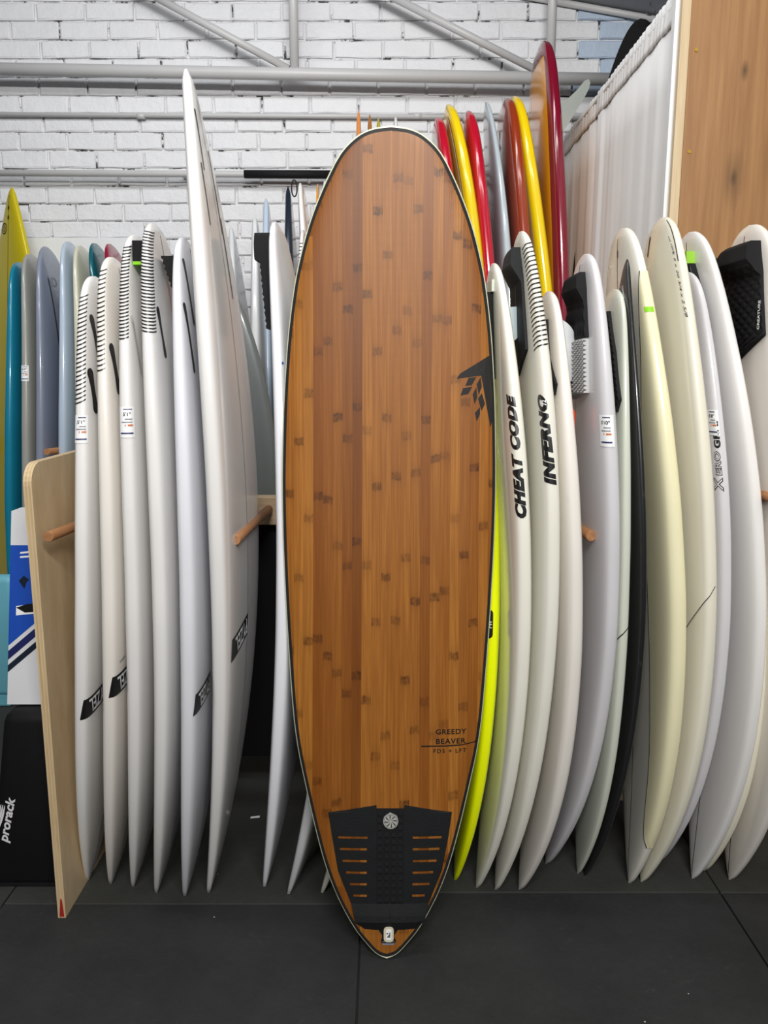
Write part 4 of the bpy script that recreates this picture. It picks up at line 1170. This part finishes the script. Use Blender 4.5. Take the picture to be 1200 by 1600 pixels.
r, S = board('X', 'narrow lavender grey board with outlined lettering and a price tag', M['lavender'], GR)
on_rail(S, 'lettering', text2d('X', .026, .05, 0, width=.036), M['black'], r, .683, .013, -1, 92)
on_rail(S, 'lettering', text2d('X', .0215, .0, 0, width=.027), M['lavender'], r, .683, .013, -1, 92, .0014)
on_rail(S, 'lettering', text2d('ERO', .018, .06, 0, width=.060, spacing=1.1), M['black'], r, .7135, .011, -1, 92)
on_rail(S, 'lettering', text2d('ERO', .0150, .0, 0, width=.056, spacing=1.15), M['lavender'], r, .7135, .011, -1, 92, .0014)
on_rail(S, 'lettering', text2d('GRAF', .018, .05, 0, width=.075, spacing=1.1), M['black'], r, .757, .010, -1, 92)
price_tag(S, r, .772, .018, -1, '5\'8"', .036, .064)
r, S = board('R11', 'white board with rounded tail, black pad and lime green pad corner', M['white'], GR, line=M['darkline'], lside=-1)
pad(S, 'tail_pad', M['eva'], r, .842, .950, edge(.842, .95, [(.842, .06), (.87, -.06), (.95, -.09)]), edge(.842, .95, [(.842, .10), (.85, .123), (.90, .098), (.95, .055)]), -1, lambda t, w: .006 + .012 * t + .002 * abs(math.sin(t * 60)), 50, 20)
pad(S, 'pad_corner', M['lime'], r, .951, .968, -.06, .052, -1, lambda t, w: .022, 4, 6)
stripe_along(S, 'pad_stitching', M['paper'], r, lambda t: .0865 - .010 * t, .0020, -1, .858, .945, 30, .017)
board('R12', 'cream board peeking out behind the round tailed white board', M['cream'], GR)
r, S = board('R13', 'white board with large black diamond grip pad at right edge', M['warmwhite'], GR, line=M['darkline'], lside=-1)
pd = pad(S, 'tail_pad', M['eva'], r, .815, .972, edge(.815, .972, [(.815, .00), (.83, -.03), (.93, -.085), (.955, -.09), (.972, -.05)]), edge(.815, .972, [(.815, .02), (.845, .140), (.93, .112), (.972, .085)]), -1,
    lambda t, w: .007 + .034 * float(np.interp(t, [.70, .84, .97, 1], [0, 1, .8, .5])) + .004 * abs(math.sin(t * 34 + w * 14) * math.sin(t * 34 - w * 14)) * (t < .8), 80, 50)
on_face(S, 'lettering', text2d('CREATURE', .010, .02, width=.07), M['paper'], pd, .872, .128, -1, 90, .014)

# ---------------------------------------------------------------- back row
GB = 'coloured boards behind the left row'
def mk(c, y, z, W=.5, T=.06, o='pin', yaw=0, lean=.1, z0=0.0):
    c = list(c) + [0] * (5 - len(c)); return dict(c=c, y=y, lean=lean, z0=z0, z=z, W=W, T=T, o=o, yaw=yaw)
r, S = board('yel', 'tall ochre yellow pointed board at far left with round printed emblem', M['ochre'], sp=mk([-1.90, .146, 0], 3.78, 2.322, .58, .06, 'pin', 52, .05), line=M['darkline'], lside=-1)
for h_, r_ in ((.972, .006), (.953, .006)): on_face(S, 'leash_dot', shape2d([capsule(.014, .020)]), M['black'], r, h_ - .012, 0, -1, 0, .0016)
v1 = [(.026 * math.cos(t), .026 * math.sin(t)) for t in np.linspace(0, 2 * math.pi, 25)]
v0 = [(.021 * math.cos(t), .021 * math.sin(t)) for t in np.linspace(0, 2 * math.pi, 25)]
rg = on_face(S, 'emblem', shape2d([[v0[i], v0[i + 1], v1[i + 1], v1[i]] for i in range(24)], None), M['ink'], r, .921, -.038, -1, 0, .0016)
v1 = [(.014 * math.cos(t), .014 * math.sin(t)) for t in np.linspace(0, 2 * math.pi, 25)]
v0 = [(.011 * math.cos(t), .011 * math.sin(t)) for t in np.linspace(0, 2 * math.pi, 25)]
on_face(S, 'emblem_ring', shape2d([[v0[i], v0[i + 1], v1[i + 1], v1[i]] for i in range(24)], None), M['ink'], rg, .921, -.038, -1, 0, .0016)
on_face(S, 'emblem_bar', shape2d([rect(-.002, .002, -.007, .007)], None), M['ink'], rg, .921, -.038, -1, 0, .0016)
def loop(parent, p, r, n=14, squash=.5):
    tube('leash_loop', [(p[0] + r * squash * math.sin(t), p[1], p[2] + r * math.cos(t)) for t in np.linspace(0, 2 * math.pi, n, endpoint=False)], .0032, M['cord'], parent, 6, closed=True)
r, S = board('bteal', 'teal blue board beside the ochre yellow board', M['teal'], GB)
fin_box(S, r, .80, .06, 1, .016, .11, 1, 4)
r, S = board('bgrey', 'stone grey board between teal and blue grey boards', M['greybit'], GB)
price_tag(S, r, .735, .006, 1, '6\'4"')
r, S = board('bblue', 'blue grey round tailed board with one long dark fin slot', M['bluegrey'], GB)
on_face(S, 'fin_box', shape2d([capsule(.012, .34)]), M['black'], r, .845, .075, 1, 3, .001); loop(r, S.ctr(np.array(.93)) + np.array([.05, .05, 0]), .02)
r, S = board('bpale', 'pale sky blue board right of the blue grey board', M['paleblue'], GB)
loop(r, S.ctr(np.array(.935)) + np.array([.055, .05, 0]), .018)
board('bcream', 'pale cream board between sky blue and dark teal boards', M['palecream'], GB)
r, S = board('bdteal', 'dark teal board tail behind the white striped boards', M['dteal'], GB)
loop(r, S.ctr(np.array(.935)) + np.array([.05, .05, 0]), .018)
board('bcrim', 'crimson board tail behind the white striped boards', M['crimson'], GB)
GM = 'boards behind the gap left of the bamboo board'
board('slate', 'wide slate grey board turned to the camera behind the tall pointed board', M['slate'], sp=mk([-.605, 0, 0], 2.60, 1.84, .50, .06, 'round', 82, .05))
board('m_edge', 'pale grey board tip right beside the tall pointed board', M['greywhite'], GM)
board('m_silv', 'silver white pointed board behind the black pad of the white board', M['greywhite'], GM)
board('m_wblue', 'bluish white pointed board tallest left of the navy board', M['paleblue'], GM)
board('m_navy', 'dark navy pointed board behind left edge of the bamboo board', M['navy'], GM)
r, S = board('m_white', 'white board with a black leash loop beside the navy board', M['white'], GM)
loop(r, S.ctr(np.array(.985)) + np.array([-.03, -.02, .01]), .035, 16, .35)
r, S = board('m_short', 'short white board with tiny rail lines at left edge of the bamboo board', M['white'], GM, sp=mk([-.345, .02, 0], 3.15, 2.03, .46, .05, 'squash'))
rail_stripes(S, r, 1, .93, .965, -.01, .02, 6)
board('m_yel', 'thin yellow board tip showing at left edge of the bamboo board', M['amber'], GM, sp=mk([-.285, -.015, 0], 3.62, 2.31, .46, .03, 'squash'))
board('m_wht2', 'thin white board tip nearest the bamboo edge at left', M['white'], GM, sp=mk([-.225, -.045, 0], 3.62, 2.325, .46, .035, 'squash'))
GT = 'board tips showing above the bamboo board'
board('t_or', 'orange board tip above the bamboo board', M['orange'], GT, sp=mk([-.12, .008, 0], 3.55, 2.60, .5, .045, 'pin'))
board('t_br', 'wood brown board tip above the bamboo board', M['woodtip'], GT, sp=mk([-.055, -.008, 0], 3.55, 2.585, .5, .045, 'pin'))
board('t_ol', 'olive board tip above the bamboo board', M['olive'], GT, sp=mk([.005, -.030, 0], 3.55, 2.57, .5, .045, 'pin'))
board('t_wh', 'white board tip above the bamboo board nose', M['finwhite'], GT, sp=mk([.08, -.030, 0], 3.55, 2.572, .5, .05, 'squash'))
GC = 'tall coloured boards behind the right row'
r, S = board('bred1', 'red board with pale deck next to the bamboo board nose', M['red'], GC, face_mat=M['palecream'], face_at=.72)
r, S = board('byel1', 'yellow board with dark and cream pinstripes behind the bamboo board', M['yellow'], GC, face_mat=M['amber'], face_at=.80)
stripe_along(S, 'pinstripe', M['darkline'], r, .060, .006, -1, .25, .97); stripe_along(S, 'pinstripe', M['paleline'], r, .048, .012, -1, .25, .97); stripe_along(S, 'pinstripe', M['darkline'], r, .042, .006, -1, .25, .97)
r, S = board('bred2', 'glossy red board between yellow and silver boards', M['red'], GC)
fin_box(S, r, .93, -.02, -1, .02, .10, .7)
board('bsilv', 'silver grey glossy board among the tall coloured boards', M['silver'], GC)
r, S = board('bbrown', 'red brown glossy board with an inked emblem on its deck', M['brown'], GC)
on_face(S, 'emblem', shape2d([[(-.02, -.05), (.02, -.03), (.0, .0), (.025, .03), (-.02, .05), (-.005, 0)]]), M['black'], r, .935, .00, -1)
r, S = board('byel2', 'bright yellow railed board with tan deck beside the maroon board', M['yellow'], GC, face_mat=M['tan'], face_at=.86)
r, S = board('bbig', 'tallest maroon railed longboard with amber deck and large grey fin', M['maroon'], GC, face_mat=M['amber'], face_at=.80)
# centre fin of the longboard
f0 = face_map(S, np.array([.90]), np.array([0.0]), 1, -.01)[0]
prof = [(0.0, -.14), (.03, -.10), (.075, -.035), (.115, .03), (.150, .085), (.170, .125), (.176, .150), (.168, .165), (.150, .158), (.118, .120), (.080, .085), (.04, .065), (0, .060)]
V = []; n = len(prof)
for s_ in (-1, 1):
    for (a, b) in prof: V.append(f0 + np.array([a, s_ * .006 * (1 - a / .25), b - .02]))
fix_normals(mesh('fin', V, [tuple(range(n))[::-1], tuple(range(n, 2 * n))] + [(i, (i + 1) % n, n + (i + 1) % n, n + i) for i in range(n)], M['fingrey'], r, smooth=False))
bp = board('bagged', 'black board showing above the curtain rail', M['eva'], sp=mk([1.06, .02, 0], 3.50, 2.93, .50, .07, 'round', 60, .05))

# ---------------------------------------------------------------- loose things at left
ps = thing('plywood_sheet', 'pale plywood sheet standing on edge at left end of the front rack', 'plywood sheet', (-.876, 1.86, 0))
def sheet(x0, x1, name, mat):
    # rounded front top corner; stands in the depth plane
    pts = [(1.862, 0.0), (1.866, .6), (1.868, 1.185)]
    pts += [(1.868 + .055 * (1 - math.cos(t)), 1.185 + .055 * math.sin(t)) for t in np.linspace(.2, math.pi / 2, 7)]
    pts += [(2.33, 1.243), (2.33, 0.0)]
    n = len(pts); V = [(x0, y, z) for y, z in pts] + [(x1, y, z) for y, z in pts]
    F = [tuple(range(n)), tuple(range(n, 2 * n))[::-1]] + [(i, n + i, n + (i + 1) % n, (i + 1) % n) for i in range(n)]
    return fix_normals(mesh(name, V, F, mat, ps, smooth=False))
for i in range(5):
    x0 = -.8865 + i * .0042
    sheet(x0, x0 + (.0042 if i % 2 == 0 else .0040), 'ply', M['ply'] if i % 2 == 0 else M['plyedge'])
mesh('paint_mark', [(-.882, 1.8612, .004), (-.869, 1.8612, .004), (-.872, 1.8612, .055), (-.876, 1.8612, .06)], [(0, 1, 2, 3)], M['redpaint'], ps, smooth=False)

bg = thing('gear_bag', 'black padded bag with white printed name leaning at far left', 'bag', (-1.02, 2.05, 0))
o = bbox_mesh('body', -1.055, -.905, 1.985, 2.16, 0.0, .535, M['bag'], bg, .03, seg=3, smooth=True)
for q_ in o.data.vertices:
    if q_.co.x + bg.location.x < -.98: q_.co.x -= (.535 - q_.co.z) * .16
v, f = text2d('prorack', .034, .03, .18, width=.142)
tx = []
for a, b in v:
    rr_ = math.radians(76)
    tx.append((-1.062 + a * math.cos(rr_) - b * math.sin(rr_), 1.9835, .215 + a * math.sin(rr_) + b * math.cos(rr_)))
mesh('lettering', tx, f, M['bagtext'], bg, smooth=False)
for k in range(3):
    p0 = np.array([-1.098 - .005 * k, 1.9832, .175 + .012 * k]); pts = [p0 + np.array([.012 * math.sin(q * 1.5) + -.0 + .018 * q, 0, .085 * q * (1 - .12 * k)]) for q in np.linspace(0, 1, 9)]
    V = []
    for i_, p in enumerate(pts): w_ = .0035 * math.sin(math.pi * (i_ + .6) / 9.2); V += [p + np.array([-w_, 0, 0]), p + np.array([w_, 0, 0])]
    mesh('swoosh', V, [(2 * i_, 2 * i_ + 1, 2 * i_ + 3, 2 * i_ + 2) for i_ in range(8)], M['bagtext'], bg, smooth=False)
bbox_mesh('base_trim', -1.13, -.915, 1.990, 2.155, 0.0, .022, M['blackfoam'], bg, .005)

# tall carton resting on the bag and leaning back
cb = thing('carton', 'blue and white printed carton standing on the black bag', 'box', (-1.0, 2.06, .537))
def cpt(a, h, o=0.0):   # a across, h up the face, o out of the face
    return np.array([-1.062 + a + .010 * h, 2.035 + .20 * h - o * .98, .540 + .98 * h + o * -.19 * -1])
W_, H_ = .17, .545
V = [cpt(0, 0), cpt(W_, 0), cpt(W_, H_), cpt(0, H_)]; V += [p + np.array([0, .06, 0]) for p in V]
mesh('body', V, [(0, 1, 2, 3), (7, 6, 5, 4), (0, 4, 5, 1), (1, 5, 6, 2), (2, 6, 7, 3), (3, 7, 4, 0)], M['cartonwhite'], cb, smooth=False)
def cface(name, pts, mat, o=.0008): mesh(name, [cpt(a, h, o) for a, h in pts], [tuple(range(len(pts)))], mat, cb, smooth=False)
cface('blue_print', [(0.0, .165), (W_, .311), (W_, .448), (0.0, .448)], M['carton'])
cface('stripe', [(0.0, .125), (W_, .271), (W_, .296), (0.0, .150)], M['navyink'])
cface('stripe', [(0.0, .090), (W_, .236), (W_, .256), (0.0, .110)], M['navy'])
cface('picture', [(.020, .250), (.10, .258), (.10, .288), (.020, .276)], M['paper'], .0012)
cface('picture', [(.020, .272), (.045, .258), (.10, .262), (.10, .286), (.05, .282)], M['black'], .0016)
cface('picture', [(.026, .348), (.042, .325), (.048, .345), (.056, .350), (.040, .362)], M['navy'], .0016)
for k in range(2): cface('print', [(.028, .412 + .012 * k), (.075, .416 + .012 * k), (.075, .421 + .012 * k), (.028, .417 + .012 * k)], M['paper'], .0012)
bd_ = thing('bodyboard', 'light blue foam board with rounded corner low at far left', 'bodyboard', (-1.72, 3.3, 0))
bbox_mesh('body', -2.1, -1.60, 3.20, 3.27, 0.05, .60, M['bodyblue'], bd_, .03, seg=4, smooth=True)
bbox_mesh('foot', -2.0, -1.66, 3.21, 3.26, 0.0, .06, M['bodyblue'], bd_, .01, seg=2)
ws = thing('white_sheet', 'white sheet board leaning upright against the brick wall at left', 'panel', (-1.5, 4.03, 0))
bbox_mesh('panel', -1.835, -1.17, 4.02, 4.04, 0.0, 2.128, M['sheet'], ws, .002)
bbox_mesh('edge_strip', -1.852, -1.835, 4.02, 4.035, 0.0, 2.128, M['blackfoam'], ws, .002)
for (x, y, l_, ro) in ((-.466, 2.857, .030, .3), (-.445, 2.336, .030, 0.1)):
    sc = mesh('paper_scrap', [(x, y, .001), (x + l_, y + .004 + .01 * ro, .001), (x + l_, y + .014, .003), (x, y + .009, .002)], [(0, 1, 2, 3)], M['paper'], None, smooth=False, loc=(x, y, .001))
    md = sc.modifiers.new('thickness', 'SOLIDIFY'); md.thickness = 0.0006
    tag(sc, 'small white scrap on floor deep behind the left row' if ro > .2 else 'white scrap on floor beside the tall pointed board', 'paper')
